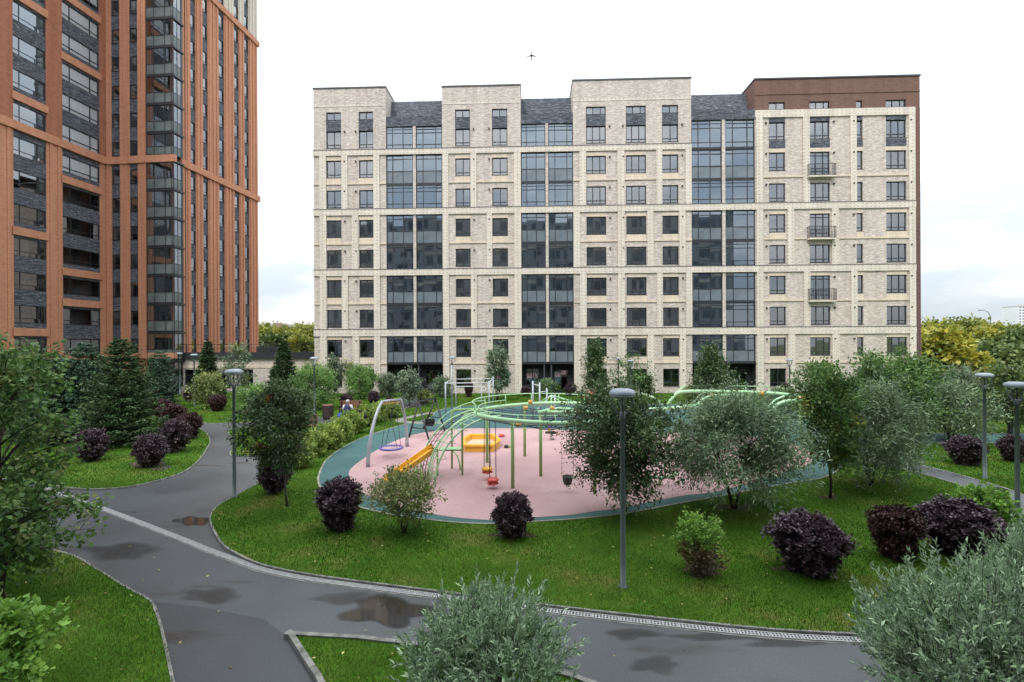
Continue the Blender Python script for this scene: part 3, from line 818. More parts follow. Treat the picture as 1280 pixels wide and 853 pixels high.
# pilasters, staggered from pair of floors to pair of floors
both = [(400, 408.2), (467.4, 475), (553.4, 561), (643, 651.4), (772, 780.6), (945.5, 953.7), (1135.8, 1143.8)]
odd = [(427.3, 435), (588.6, 596), (724.8, 733), (820.5, 828), (856.8, 864.6), (1003.8, 1012), (1063, 1070.6)]
even = [(440.5, 448.6), (608.6, 615.2), (716.9, 724.8), (809, 817), (849, 856.5), (984, 992), (1039.2, 1048)]
LEV = [(-0.3, 5.75, even), (6.42, 11.78, odd), (12.38, 17.82, even), (18.42, 23.8, odd)]
for za, zb, extra in LEV:
    for a, b in both + extra:
        m_ = MB(); zt = zb
        if a > 940 and za > 18: zt = 26.72
        m_.box(U(a), U(b), -0.12, 0.0, za, zt); m_.build('pilaster', M['beige_light'], bld)
# spandrels under / over windows: cream brick between floors, slate near the top
def spandrel(a, b, za, zb, mt, y=-0.02):
    m_ = MB(); m_.box(a, b, y, 0.0, za, zb); m_.build('spandrel', M[mt], bld)
for k, (a, b) in colu.items():
    for fl in (2, 4, 6, 8):
        if k == 9 and fl in (4, 6, 8): continue
        if not (fl == 8 and k >= 8): spandrel(a, b, FL(fl) - WH - 0.62, FL(fl) - WH - 0.04, 'cream')
    for fl in (2, 4, 6, 8): spandrel(a, b, FL(fl) + 0.0, FL(fl) + 0.33, 'cream', -0.015)
    if k < 8: spandrel(a, b, 26.28, 27.38, 'slate')
    else:
        spandrel(a, b, 26.28, 26.70, 'slate'); spandrel(a, b, 23.75, 24.5, 'slate')
# windows
for (k, fl, a, b, z, h) in wins:
    wide = k in (5, 6, 9, 11); nar = k == 10
    if fl == 10:
        cs, rs = ([0.36, 0.74] if wide else [0.5] if not nar else []), []
    else:
        cs = [0.33, 0.70] if k in (5, 9) else [0.30, 0.66] if k in (6, 11) else ([] if nar else [0.52])
        rs = [0.2]
        if h > 2: rs = [0.2, 0.85]
    add_window(bld, a, z, b - a, h, cs, rs, 0.13, t=0.085, curtain=0.72 if fl < 10 else 0.2)
# small vents by the windows
vm = MB()
for k, (a, b) in colu.items():
    for fl in range(1, 10):
        for x in ((b + 0.30,) if k % 2 else (a - 0.36,)):
            z = FL(fl) - 0.2
            vm.box(x, x + 0.13, -0.16, 0.0, z, z + 0.13)
vo = vm.build('vent', M['black'], bld); vo['kind'] = 'stuff'
# glazed bays
rowsU, rowsL = [0.56, 0.84], [0.24, 0.80]
BAYF = []
for fl in range(2, 10):
    top = FL(fl)
    if fl == 9: za, zb = 24.4, 26.62
    elif fl % 2: za, zb = BANDS[(fl - 3) // 2][1] + 0.06, FL(fl) + 0.42
    else: za, zb = FL(fl - 1) + 0.58, BANDS[fl // 2 - 1][0] - 0.02
    BAYF.append((fl, za, zb))
for bi, (a, b) in enumerate(bayu):
    left = bi % 2 == 0
    cs = [0.23, 0.62] if left else [0.27, 0.76]
    for fl, za, zb in BAYF:
        if bi in (4, 5) and fl == 9:
            za, zb = 23.95, 26.62
        if bi in (4, 5) and fl == 8: zb = 23.75
        pr = () if fl % 2 else (0,)
        rs = [0.2, 0.72, 0.88] if fl % 2 else [0.44, 0.86]
        add_window(bld, a, za, b - a, zb - za, cs, rs, 0.10, t=0.075, gmat='bayglass', curtain=0.55, full=0.12, name='bay_window', pname='glass_panel', panel_rows=pr, sill=False)
        m_ = MB(); m_.box(a, b, 0.1, 1.5, za - 0.14, za - 0.01); m_.build('balcony_slab', M['frame'], bld)
for ba, bb in ((0, 1), (2, 3), (4, 5)):
    a, b = bayu[ba][0], bayu[bb][1]
    a2, b2 = bayu[ba][1], bayu[bb][0]
    m_ = MB(); m_.box(a2, b2, -0.02, 0.3, 3.15, 26.62); m_.build('mullion_pier', M['beige'], bld)
    # balcony back wall with dark doors
    m_ = MB(); dz = []
    hs = []
    for fl, za, zb in BAYF:
        for q in (0, 1):
            x0_, x1_ = (a, a2) if q == 0 else (b2, b)
            hs.append((x0_ + 0.5, x0_ + 1.7, za + 0.05, za + 2.1))
    hs = [h for h in hs]
    wall(m_, a, b, 3.1, 26.6, hs, y=1.5, depth=0.1); m_.build('balcony_wall', M['balcony'], bld)
    # slate attic
    m_ = MB(); m_.box(a, b, -0.02, 0.5, 26.64, 27.62); m_.build('attic', M['slate'], bld)
    m_ = MB(); m_.face([(a, 1.3, 27.6), (b, 1.3, 27.6), (b, 2.0, 30.1), (a, 2.0, 30.1)]); m_.face([(a, 0.5, 27.6), (b, 0.5, 27.6), (b, 1.3, 27.6), (a, 1.3, 27.6)]); m_.build('attic', M['slate'], bld)
    m_ = MB()
    for x0_ in (a + 0.6, a2 + 1.6):
        for i in range(7): m_.box(x0_ + i * 0.24, x0_ + i * 0.24 + 0.17, 0.55, 0.60, 27.62, 27.85)
    m_.build('vent_grille', M['black'], bld)
    m_ = MB()
    x = a + 0.2
    while x < b:
        m_.tube([(x, 2.1, 30.0), (x, 2.1, 30.6)], 0.022, 5); x += 0.75
    for z in (30.35, 30.6): m_.tube([(a + 0.2, 2.1, z), (b - 0.1, 2.1, z)], 0.02, 5)
    m_.build('roof_railing', M['white_metal'], bld)
    # entrance recess at ground floor
    m_ = MB(); m_.box(a, b, -0.05, 0.35, 2.92, 3.14); m_.build('canopy', M['frame'], bld)
    m_ = MB()
    dr = (b - 1.9, b - 0.5, -0.3, 2.3)
    wn_ = (a + 0.4, a + 1.7, 0.75, 2.45)
    wall(m_, a, b, -0.3, 2.92, [dr, wn_], y=0.9, depth=0.15)
    for x in (a, b): m_.face([(x, 0, -0.3), (x, 0.9, -0.3), (x, 0.9, 2.92), (x, 0, 2.92)])
    m_.face([(a, 0.35, 2.915), (b, 0.35, 2.915), (b, 0.9, 2.915), (a, 0.9, 2.915)])
    m_.build('entrance_wall', M['blackbrick'], bld)
    add_window(bld, wn_[0], wn_[2], 1.3, 1.7, [0.5], [], 1.0, curtain=0.9, sill=False)
    add_window(bld, dr[0], dr[2] + 0.3, 1.4, 2.3, [0.5], [], 1.0, curtain=0.0, name='door', sill=False)
    for x in ((a + b) / 2 - 0.35, (a + b) / 2 + 0.35):
        m_ = MB(); m_.box(x - 0.06, x + 0.06, 0.05, 0.17, -0.3, 2.92); m_.build('post', M['cap'], bld)
# french balconies
a, b = colu[9]
for fl in (4, 6, 8):
    z = FL(fl) - 2.45
    m_ = MB(); m_.box(a - 0.3, b + 0.3, -0.5, 0.0, z - 0.12, z); bo = m_.build('balcony', M['beige_light'], bld)
    m_ = MB(); m_.box(a - 0.3, b + 0.3, -0.5, -0.46, z + 1.08, z + 1.13); m_.box(a - 0.3, b + 0.3, -0.5, -0.46, z + 0.08, z + 0.12)
    for x in (a - 0.3, b + 0.26):
        m_.box(x, x + 0.04, -0.46, 0, z + 1.08, z + 1.13); m_.box(x, x + 0.04, -0.46, 0, z + 0.08, z + 0.12)
        for q in range(4): m_.box(x + 0.01, x + 0.03, -0.46 + q * 0.12, -0.44 + q * 0.12, z + 0.1, z + 1.1)
    n = 16
    for i in range(n + 1):
        x = a - 0.29 + (b - a + 0.56) * i / n
        m_.box(x, x + 0.022, -0.49, -0.47, z, z + 1.1)
    m_.build('railing', M['frame'], bo)
# inside and back
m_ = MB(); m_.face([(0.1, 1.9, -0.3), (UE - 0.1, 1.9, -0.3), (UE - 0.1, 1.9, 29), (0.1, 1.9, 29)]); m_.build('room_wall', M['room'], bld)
m_ = MB()
for fl in range(1, 11):
    z = FL(fl) - 2.55
    m_.face([(0.1, 0.3, z), (UE - 0.1, 0.3, z), (UE - 0.1, 1.9, z), (0.1, 1.9, z)])
for k, (a, b) in colu.items():
    for x in (a - 0.8, b + 0.8): m_.face([(x, 0.3, -0.3), (x, 1.9, -0.3), (x, 1.9, 29), (x, 0.3, 29)])
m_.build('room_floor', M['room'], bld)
m_ = MB()
m_.face([(0, 5, -0.3), (0, 14, -0.3), (0, 14, 26), (0, 5, 26)]); m_.face([(0, 14, -0.3), (UE, 14, -0.3), (UE, 14, 27.38), (0, 14, 27.38)]); m_.face([(0, 2, 27.4), (UE, 2, 27.4), (UE, 14, 27.4), (0, 14, 27.4)])
m_.build('rear_wall', M['beige'], bld)

# ================================================================== ORANGE TOWER
dC = Vector((0.0979, 0.9952)); dB = Vector((0.9952, -0.0979))
BC = Vector((-35.7, 51.5))
def isect(o, d, px, py=300): return _solve(o, d, ray(px, py))
uAB = isect(BC, dB, 133, 300)
AB = BC + dB * uAB
LA = 20.0
OA = AB - dC * LA
tower = thing('apartment_tower', 'tall orange brick tower with slate spandrels and a glazed corner bay', 'building', (BC.x, BC.y, 0), 0)
def rel(o): return (o.x - BC.x, o.y - BC.y)
frA = (rel(OA), math.atan2(dC.y, dC.x)); frB = (rel(AB), math.atan2(dB.y, dB.x)); frC = ((0, 0), math.atan2(dC.y, dC.x))
def tb(mbx, name, mt, fr):
    return mbx.build(name, M[mt] if isinstance(mt, str) else mt, tower, (fr[0][0], fr[0][1], 0), fr[1])
uA = lambda px, py=300: isect(OA, dC, px, py)
uB = lambda px, py=300: isect(AB, dB, px, py)
uC = lambda px, py=300: isect(BC, dC, px, py)
TT = lambda k: 5.62 + 3.01 * k                    # window heads
TOPZ = 56.0
BASEZ = 3.9
KMAX = 16
def rib_pier(fr, ua, ub, z0, z1, mt, ribs, y0=-0.05):
    m_ = MB()
    m_.box(ua, ub, y0, 0.03, z0, z1)
    if ribs:
        w_ = (ub - ua)
        for i in range(ribs):
            c = ua + w_ * (i + 0.5) / ribs
            hw = min(0.13, w_ / ribs * 0.24)
            m_.box(c - hw, c + hw, y0 - 0.08, y0, z0, z1)
    return tb(m_, 'pier', mt, fr)
# face A
LBA = uA(133.0)
a1, b1, a2_, b2_ = uA(16.5), uA(58), uA(78), uA(125)
a0 = a1 - (b1 - a1) - 1.6; b0 = a1 - 1.6
hA = []; wA = []
for k in range(0, KMAX):
    for ci, (a, b) in enumerate(((a1, b1), (a2_, b2_), (a0, b0))):
        hA.append((a, b, TT(k) - 1.62, TT(k))); wA.append((ci, k, a, b))
m_ = MB(); wall(m_, 0, LBA, BASEZ, TOPZ, hA, y=0.03, depth=0.15); tb(m_, 'wall', 'slate', frA)
MAINB = (24.25, 25.0)
for (pa, pb, rb) in ((b0, a1, 2), (b1, a2_, 2), (b2_, LBA, 0), (0, a0, 3)):
    rib_pier(frA, pa, pb, BASEZ, MAINB[0], 'orange', rb); rib_pier(frA, pa, pb, MAINB[1], TOPZ, 'rust', rb if rb != 2 else 0)
m_ = MB(); m_.box(0, LBA + 0.25, -0.26, 0.1, *MAINB); tb(m_, 'band', 'orange', frA)
m_ = MB(); m_.box(0, LBA + 0.25, -0.2, 0.1, BASEZ - 0.35, BASEZ + 0.25); tb(m_, 'band', 'orange', frA)
for (a, b), tops in (((a1, b1), (0, 3, 6 - 0, 7, 10, 12)), ((a2_, b2_), (1, 2, 5, 9, 11))):
    for k in tops:
        z = TT(k) + 0.22
        if k == 6: continue
        m_ = MB(); m_.box(a - 0.12, b + 0.12, -0.17, 0.1, z, z + 0.72); tb(m_, 'band', 'orange', frA)
for ci, k, a, b in wA:
    add_window(tower, a, TT(k) - 1.62, b - a, 1.62, [0.22, 0.76], [0.27], 0.09, t=0.06, gmat='towerglass' if ci != 1 else 'glassA', rz=frA[1], org=frA[0], curtain=0.97 if k >= 6 else 0.45, full=0.9 if k >= 6 else 0.2, white=1.0 if k >= 6 else 0.3, sill=False)  # upper floors: full white drapes stand in for the sky mirrored in the glass
# face B
LB = uB(218.0)
b1a, b1b, b2a, b2b, bba = uB(140.2), uB(150.6), uB(162.8), uB(173), uB(185.4)
hB = []
for k in range(-1, KMAX):
    for a, b in ((b1a, b1b), (b2a, b2b)): hB.append((a, b, TT(k) - 1.46, TT(k)))
m_ = MB(); wall(m_, 0, bba, 0.4, TOPZ, hB, y=0.03, depth=0.15); tb(m_, 'wall', 'slate', frB)
for z0, z1 in ((BASEZ, MAINB[0]), (MAINB[1], TOPZ)):
    rib_pier(frB, -0.1, b1a, z0, z1, 'orange', 1); rib_pier(frB, b1b, b2a, z0, z1, 'orange', 2); rib_pier(frB, b2b, bba, z0, z1, 'orange', 2)
for a, b in ((-0.1, b1a), (b1b, b2a), (b2b, bba)): rib_pier(frB, a, b, 0.0, BASEZ, 'rust', 0)
m_ = MB(); m_.box(-0.2, LB + 0.26, -0.26, 0.1, *MAINB); tb(m_, 'band', 'orange', frB)
m_ = MB(); m_.box(-0.2, LB + 0.20, -0.2, 0.1, BASEZ - 0.35, BASEZ + 0.25); tb(m_, 'band', 'orange', frB)
for k in range(-1, KMAX):
    for a, b in ((b1a, b1b), (b2a, b2b)):
        add_window(tower, a, TT(k) - 1.46, b - a, 1.46, [], [0.24], 0.09, t=0.06, gmat='towerglass', rz=frB[1], org=frB[0], curtain=0.5)
# corner bay (B side and C side)
cb1 = uC(225.5)
for k in range(-1, KMAX):
    za, zb = TT(k) - 2.22, TT(k) + 0.55
    if k == -1: za = 0.8
    if abs(zb - MAINB[1]) < 1.0 and zb > MAINB[0] - 0.3 and za < MAINB[0]: zb = MAINB[0] - 0.03
    if za < MAINB[1] and za > MAINB[0] - 1: za = MAINB[1] + 0.03
    add_window(tower, bba, za, LB - bba + 0.13, zb - za, [0.28, 0.68, 0.92], [0.40], -0.2, t=0.06, gmat='towerglass', rz=frB[1], org=frB[0], curtain=0.6, full=0.1, white=0.7, name='bay_window', pname='glass_panel', panel_rows=(0,), sill=False)
    add_window(tower, -0.12, za, cb1 + 0.1, zb - za, [0.5], [0.40], -0.2, t=0.06, gmat='towerglass', rz=frC[1], org=frC[0], curtain=0.0, name='bay_window', pname='glass_panel', panel_rows=(0,), sill=False)
    m_ = MB(); m_.box(bba, LB + 0.2, -0.24, 1.2, zb + 0.004, zb + 0.2); tb(m_, 'balcony_slab', 'frame', frB)
m_ = MB(); wall(m_, bba, LB - 0.1, 0.5, TOPZ, [(bba + 0.4, bba + 1.2, TT(k) - 2.0, TT(k)) for k in range(-1, KMAX)], y=1.25, depth=0.1); tb(m_, 'balcony_wall', 'balcony', frB)
m_ = MB(); m_.box(LB - 0.12, LB + 0.0, 1.0, 1.25, 0.5, TOPZ); tb(m_, 'post', 'frame', frB)
# face C
ccols = [(238.6, 244.8), (254, 260.2), (274, 280.6), (293.2, 299), (306, 311.2)]
cuv = [(uC(a), uC(b)) for a, b in ccols]
LC = uC(322.3)
hC = []
for k in range(0, KMAX):
    for a, b in cuv: hC.append((a, b, TT(k) - 1.46, TT(k)))
m_ = MB(); wall(m_, cb1, LC, BASEZ, TOPZ, hC, y=0.03, depth=0.15); tb(m_, 'wall', 'slate', frC)
BT = 45.2
edges = [cb1] + [x for ab in cuv for x in ab] + [LC]
for i in range(0, len(edges), 2):
    pa, pb = edges[i], edges[i + 1]
    n = max(2, int(round((pb - pa) / 0.62)))
    for z0, z1, mt in ((BASEZ, MAINB[0], 'orange'), (MAINB[1], BT, 'orange'), (BT + 0.7, TOPZ, 'beige_light')):
        rib_pier(frC, pa, pb, z0, z1, mt, n)
m_ = MB(); m_.box(cb1, LC + 0.2, -0.28, 0.1, *MAINB); tb(m_, 'band', 'orange', frC)
m_ = MB(); m_.box(cb1, LC + 0.2, -0.28, 0.1, BT, BT + 0.7); tb(m_, 'band', 'orange', frC)
for k in range(0, KMAX):
    for a, b in cuv:
        add_window(tower, a, TT(k) - 1.46, b - a, 1.46, [], [0.22], 0.09, t=0.06, gmat='towerglass', rz=frC[1], org=frC[0], curtain=0.7, full=0.6, white=0.8)
# backing rooms, end wall, roof
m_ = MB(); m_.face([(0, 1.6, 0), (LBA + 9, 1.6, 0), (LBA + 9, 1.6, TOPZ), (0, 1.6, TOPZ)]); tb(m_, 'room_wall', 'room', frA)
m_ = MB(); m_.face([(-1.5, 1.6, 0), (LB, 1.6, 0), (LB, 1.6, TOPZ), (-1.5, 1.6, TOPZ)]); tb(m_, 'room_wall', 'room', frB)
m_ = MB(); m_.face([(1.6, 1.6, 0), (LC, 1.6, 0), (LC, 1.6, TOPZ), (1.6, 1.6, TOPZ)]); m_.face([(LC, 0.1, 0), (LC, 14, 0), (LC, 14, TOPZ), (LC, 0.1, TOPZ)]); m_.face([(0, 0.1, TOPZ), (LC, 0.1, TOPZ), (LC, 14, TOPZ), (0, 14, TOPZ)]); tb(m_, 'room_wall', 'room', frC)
# ground storey under face A
m_ = MB(); wall(m_, 0, LBA, -0.1, BASEZ - 0.35, [(a1, b1, 0.3, 2.6), (a2_, b2_, 0.3, 2.6)], y=0.12, depth=0.3); tb(m_, 'wall', 'brown', frA)
for a, b in ((a1, b1), (a2_, b2_)):
    add_window(tower, a, 0.3, b - a, 2.3, [0.3, 0.7], [0.8], 0.3, gmat='towerglass', rz=frA[1], org=frA[0], curtain=0, sill=False)

# ================================================================== LOW PODIUM BETWEEN TOWER AND BLOCK
YP = 52.6
xa, xb = D(219, 460, YP).x, D(398, 460, YP).x
pod = thing('low_building', 'single storey beige brick annexe with dark roof fascia joining tower and block', 'building', (xa, YP, 0), 0)
wl = xb - xa
m_ = MB()
hp = [(1.0, 3.2, -0.1, 2.3), (4.2, 6.0, 0.2, 2.3), (7.0, 8.4, 0.2, 2.3), (10.2, 11.4, 0.2, 2.3)]
wall(m_, 0, wl, -0.1, 3.45, hp); m_.build('wall', M['beige'], pod)
m_ = MB(); m_.box(-0.05, wl, -0.06, 0, 2.45, 2.75); m_.build('band', M['cream'], pod)
for a, b, c, d in hp: add_window(pod, a, c, b - a, d - c, [0.5], [0.75], 0.12, curtain=0.1, sill=False)
m_ = MB(); m_.box(-0.1, wl, -0.25, 0.3, 3.45, 3.6); m_.box(-0.1, wl, -0.2, 0.3, 3.6, 4.15); m_.build('fascia', M['frame'], pod)
m_ = MB()
x = 0.2
while x < wl:
    m_.tube([(x, 0.1, 4.1), (x, 0.1, 5.0)], 0.025, 5); x += 1.0
m_.tube([(0.2, 0.1, 5.0), (wl, 0.1, 5.0)], 0.03, 5); m_.tube([(0.2, 0.1, 4.6), (wl, 0.1, 4.6)], 0.018, 5); m_.build('railing', M['frame'], pod)
m_ = MB(); q0, q1 = D(318, 440, YP).x - xa, D(350, 440, YP).x - xa; m_.box(q0, q1, 0.4, 0.55, 4.1, 4.75); m_.build('screen', M['frame'], pod)
m_ = MB(); m_.face([(0.1, 1.5, -0.1), (wl, 1.5, -0.1), (wl, 1.5, 3.4), (0.1, 1.5, 3.4)]); m_.face([(0, 0.3, 3.9), (wl, 0.3, 3.9), (wl, 14, 3.9), (0, 14, 3.9)]); m_.build('roof', M['room'], pod)

# ================================================================== BLOCK BEHIND THE VIEWPOINT (mirrored in the glass)
opp = thing('apartment_building', 'beige block facing the courtyard, seen only mirrored in the bay glass', 'building', (-48, -1.2, 0), 0)
m_ = MB()
m_.box(0, 88, -14, 0, -0.1, 30)
m_.build('wall', pm('grey_render_wall', (0.30, 0.31, 0.34), (0.44, 0.45, 0.46), 0.12, 0.9), opp)
m_ = MB()
for i in range(26):
    for k in range(10):
        x = 1.4 + i * 3.35; m_.box(x, x + (1.4 if i % 3 else 2.5), 0.0, 0.05, 0.8 + k * 2.99, 2.5 + k * 2.99)
o = m_.build('window', M['panel'], opp); o['kind'] = 'stuff'
m_ = MB()
for z in (5.75, 11.8, 17.8, 23.8): m_.box(0, 88, 0.06, 0.14, z, z + 0.6)
m_.build('band', M['beige_light'], opp)


# ================================================================== VEGETATION
def leaf_mesh(name, pos, axis, nrm, length, width, tint, mat, fold=0.12):
    n = len(pos)
    axis = axis / (np.linalg.norm(axis, axis=1, keepdims=True) + 1e-9)
    side = np.cross(axis, nrm); side /= (np.linalg.norm(side, axis=1, keepdims=True) + 1e-9)
    up = np.cross(side, axis)
    L_ = length[:, None]; W_ = width[:, None]
    v = np.empty((n, 4, 3), np.float32)
    v[:, 0] = pos
    v[:, 1] = pos + axis * L_ * 0.45 + side * W_ * 0.5 + up * L_ * fold
    v[:, 2] = pos + axis * L_
    v[:, 3] = pos + axis * L_ * 0.45 - side * W_ * 0.5 + up * L_ * fold
    me = bpy.data.meshes.new(name)
    me.vertices.add(4 * n); me.loops.add(4 * n); me.polygons.add(n)
    me.vertices.foreach_set('co', v.reshape(-1))
    me.loops.foreach_set('vertex_index', np.arange(4 * n, dtype=np.int32))
    me.polygons.foreach_set('loop_start', np.arange(0, 4 * n, 4, dtype=np.int32))
    at = me.attributes.new('tint', 'FLOAT', 'POINT')
    at.data.foreach_set('value', np.repeat(np.clip(tint, 0, 1), 4).astype(np.float32))
    me.materials.append(mat)
    me.update()
    return me
def rnd_unit(rg, n):
    v = rg.normal(size=(n, 3)); return v / (np.linalg.norm(v, axis=1, keepdims=True) + 1e-9)
def prof(shape, v):
    if shape == 'ell': return math.sqrt(max(0.02, 1 - (2 * v - 1) ** 2))
    if shape == 'dome': return math.sqrt(max(0.03, 1 - v ** 2.2)) * (0.82 + 0.18 * min(1, v * 5))
    if shape == 'vase': return (0.50 + 0.55 * min(1, v * 1.7)) * math.sqrt(max(0.02, 1 - max(0, (v - 0.45) / 0.56) ** 2.4))
    if shape == 'cone': return max(0.06, 1 - v) ** 0.75
    if shape == 'spread': return (0.35 + 0.65 * min(1, v * 1.6)) * math.sqrt(max(0.05, 1 - max(0, (v - 0.5) / 0.52) ** 2))
    return 1
def grow(seed, H, W, cb, limbs, twigs, per, leaf, aspect=0.45, trunk=0.06, multi=1, shape='ell', spread=0.05, droop=0.0, lean=(0, 0), tw_len=0.16, shell=0.5, upright=0.0, bark='bark', tsides=7, fill=0.35, limb_from=0.75, jit=0.35, dense=1.45):
    """wood mesh builder and leaf arrays of one plant; every limb carries twigs, every twig its leaves"""
    rg = np.random.default_rng(seed)
    wood = MB()
    top = Vector((lean[0], lean[1], cb + 0.62 * (H - cb)))
    stems = []
    if multi == 1:
        path = []
        for i in range(7):
            t = i / 6
            path.append(Vector((lean[0] * t + rg.normal() * 0.02 * W * 0.3 * (i > 0), lean[1] * t + rg.normal() * 0.02 * W * 0.3 * (i > 0), top.z * t)))
        wood.tube(path, [trunk * (1.25 if i == 0 else 1 - 0.75 * i / 6) for i in range(7)], tsides)
        stems = [path]
    else:
        for q in range(multi):
            a = 2 * PI * (q + rg.random()) / multi
            rr = W * 0.16 * (0.6 + rg.random() * 0.8)
            path = [Vector((math.cos(a) * 0.04 * (i > -1) + math.cos(a) * rr * (i / 5) ** 1.2, math.sin(a) * 0.04 + math.sin(a) * rr * (i / 5) ** 1.2, top.z * 0.9 * i / 5)) for i in range(6)]
            wood.tube(path, [trunk * (0.8 - 0.6 * i / 5) for i in range(6)], max(5, tsides - 2))
            stems.append(path)
    pos, ax, tn = [], [], []
    def along(path, t):
        x = t * (len(path) - 1); i = min(int(x), len(path) - 2); f = x - i
        return path[i].lerp(path[i + 1], f)
    ph = rg.uniform(0, 6.28, 6); amp = rg.uniform(0.3, 1, 6)
    for li in range(limbs):
        v = ((li + rg.random()) / limbs) ** 0.85
        az = li * 2.39996 + rg.normal() * 0.35
        wob = 1 + jit * (amp[0] * math.sin(2 * az + ph[0]) + amp[1] * math.sin(3 * az + ph[1] + 4 * v) + amp[2] * math.sin(5 * v * 2 + ph[2])) / 2.2
        r = W / 2 * prof(shape, v) * (shell + (1 - shell) * rg.random() ** 0.6) * wob
        z = cb + (H - cb) * v * (0.97 + 0.05 * rg.random())
        tgt = Vector((lean[0] + r * math.cos(az), lean[1] + r * math.sin(az), z - droop * r * 0.5))
        st = stems[li % len(stems)]
        zt = max(0.02, (limb_from + 0.2 * rg.random()) * (z - 0.25 * r))
        t = min(0.98, max(0.05 if multi > 1 else cb / top.z * 0.6, zt / max(0.1, st[-1].z)))
        a = along(st, t)
        ctrl = a.lerp(tgt, 0.5) + Vector((0, 0, (0.16 + 0.2 * rg.random()) * r))
        pts = [a * (1 - u) ** 2 + ctrl * 2 * u * (1 - u) + tgt * u * u for u in (0, .25, .5, .75, 1)]
        r0 = trunk * (0.42 if multi == 1 else 0.3) * (0.6 + 0.4 * rg.random())
        wood.tube(pts, [max(0.004, r0 * (1 - 0.8 * u)) for u in (0, .25, .5, .75, 1)], 4, caps=False)
        ctint = rg.normal() * 0.13
        outd = (tgt - Vector((lean[0], lean[1], cb + (H - cb) * 0.35))); outd.normalize()
        for tw in range(twigs):
            u = fill + (1 - fill) * (tw + rg.random()) / twigs
            b = a * (1 - u) ** 2 + ctrl * 2 * u * (1 - u) + tgt * u * u
            d = Vector(rg.normal(size=3)) * 0.75 + outd * 0.8 + Vector((0, 0, upright - droop * 1.2))
            d.normalize()
            ln = W * tw_len * (0.5 + 0.9 * rg.random())
            e = b + d * ln - Vector((0, 0, droop * ln * 0.5))
            if per >= 6 or tw % 2 == 0: wood.tube([b, e], [0.006, 0.003], 3, caps=False, smooth=False)
            k = int(per * dense)
            tt = rg.random(k)
            bp = np.array(b)[None] * (1 - tt[:, None]) + np.array(e)[None] * tt[:, None] + rg.normal(size=(k, 3)) * spread * W
            pos.append(bp)
            ad = np.array(d)[None] * 0.8 + rg.normal(size=(k, 3)) * 0.7 + np.array([0, 0, -droop * 0.8 + upright * 0.5])[None]
            ax.append(ad); tn.append(0.48 + ctint + rg.normal(size=k) * 0.17)
    pos = np.concatenate(pos); ax = np.concatenate(ax); tn = np.concatenate(tn)
    keep = pos[:, 2] > 0.03
    pos, ax, tn = pos[keep], ax[keep], tn[keep]
    n = len(pos)
    nr = rnd_unit(rg, n) * 0.75 + np.array([0, 0, 0.8])
    ln = leaf * 1.22 * (0.65 + 0.7 * rg.random(n))
    return wood, (pos, ax, nr, ln, ln * aspect * 1.15, tn)
def plant(name, label, cat, p, wood, L, mat, group=None, bark='bark', rz=0, crown='crown', stem='trunk', extra=None):
    t = thing(name, label, cat, (p[0], p[1], p[2] if len(p) > 2 else LZ), rz, group)
    if wood is not None: wood.build(stem, M[bark], t)
    if extra is None:
        link(crown, leaf_mesh(crown, *L, LM[mat]), t)
    else:                                                       # part of the leaves already turned another colour
        m2, sel = extra
        k = sel(L[0])
        link(crown, leaf_mesh(crown, *[x[~k] for x in L], LM[mat]), t)
        if k.any(): link('turned_leaves', leaf_mesh('turned_leaves', *[x[k] for x in L], LM[m2]), t)
    return t
def at_base(p): return (p.x, p.y, LZ - 0.02)

# --- conifers
def conifer(seed, H, W, tiers, per_tier, needles, nl, mat, bare=0.04, dens=1.0, power=0.85):
    rg = np.random.default_rng(seed)
    wood = MB()
    wood.tube([(0, 0, 0), (0.02, 0, H * 0.5), (0, 0.02, H)], [0.035 * H * 0.5, 0.02 * H * 0.5, 0.004], 7)
    pos, ax, tn = [], [], []
    for i in range(tiers):
        v = (i + 0.5 * rg.random()) / tiers
        z0 = H * (bare + (1 - bare) * v)
        R = W / 2 * (1 - v) ** power + 0.05
        kk = max(4, int(per_tier * (0.45 + 0.55 * (1 - v))))
        for j in range(kk):
            az = 2 * PI * (j + rg.random() * 0.7) / kk + i * 1.3
            r = R * (0.72 + 0.4 * rg.random())
            d = np.array([math.cos(az), math.sin(az), 0])
            ts = np.linspace(0.06, 1, 6)
            rise = (0.25 * v - 0.16 + rg.normal() * 0.05)
            pts = [np.array([0, 0, z0]) + d * r * t + np.array([0, 0, r * (rise * t + 0.20 * t * t * t)]) for t in ts]
            wood.tube([tuple(q) for q in pts], [0.014, 0.012, 0.01, 0.008, 0.006, 0.003], 3, caps=False)
            n = int(needles * dens * 1.9 * (0.35 + 0.65 * (r / (W / 2))))
            t = rg.random(n) ** 0.75
            x = t * 5; ii = np.minimum(x.astype(int), 4); f = (x - ii)[:, None]
            arr = np.array(pts); c = arr[ii] * (1 - f) + arr[ii + 1] * f
            sdv = np.array([-d[1], d[0], 0])
            sg = rg.choice([-1, 1], n)[:, None]
            off = sg * sdv[None] * (rg.random(n)[:, None]) * r * 0.34 * (1.15 - t[:, None])
            c = c + off + np.array([0, 0, -1])[None] * np.abs(off).sum(1)[:, None] * 0.22 + rg.normal(size=(n, 3)) * 0.02
            pos.append(c); ax.append(d[None] * 0.9 + sg * sdv[None] * 0.75 + rg.normal(size=(n, 3)) * 0.3 + np.array([0, 0, -0.05]))
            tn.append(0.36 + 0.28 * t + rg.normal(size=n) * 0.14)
    pos, ax, tn = map(np.concatenate, (pos, ax, tn))
    n = len(pos)
    ln = nl * (0.6 + 0.8 * rg.random(n))
    return wood, (pos, ax, rnd_unit(rg, n) * 0.5 + np.array([0, 0, 0.9]), ln, ln * 0.34, tn)
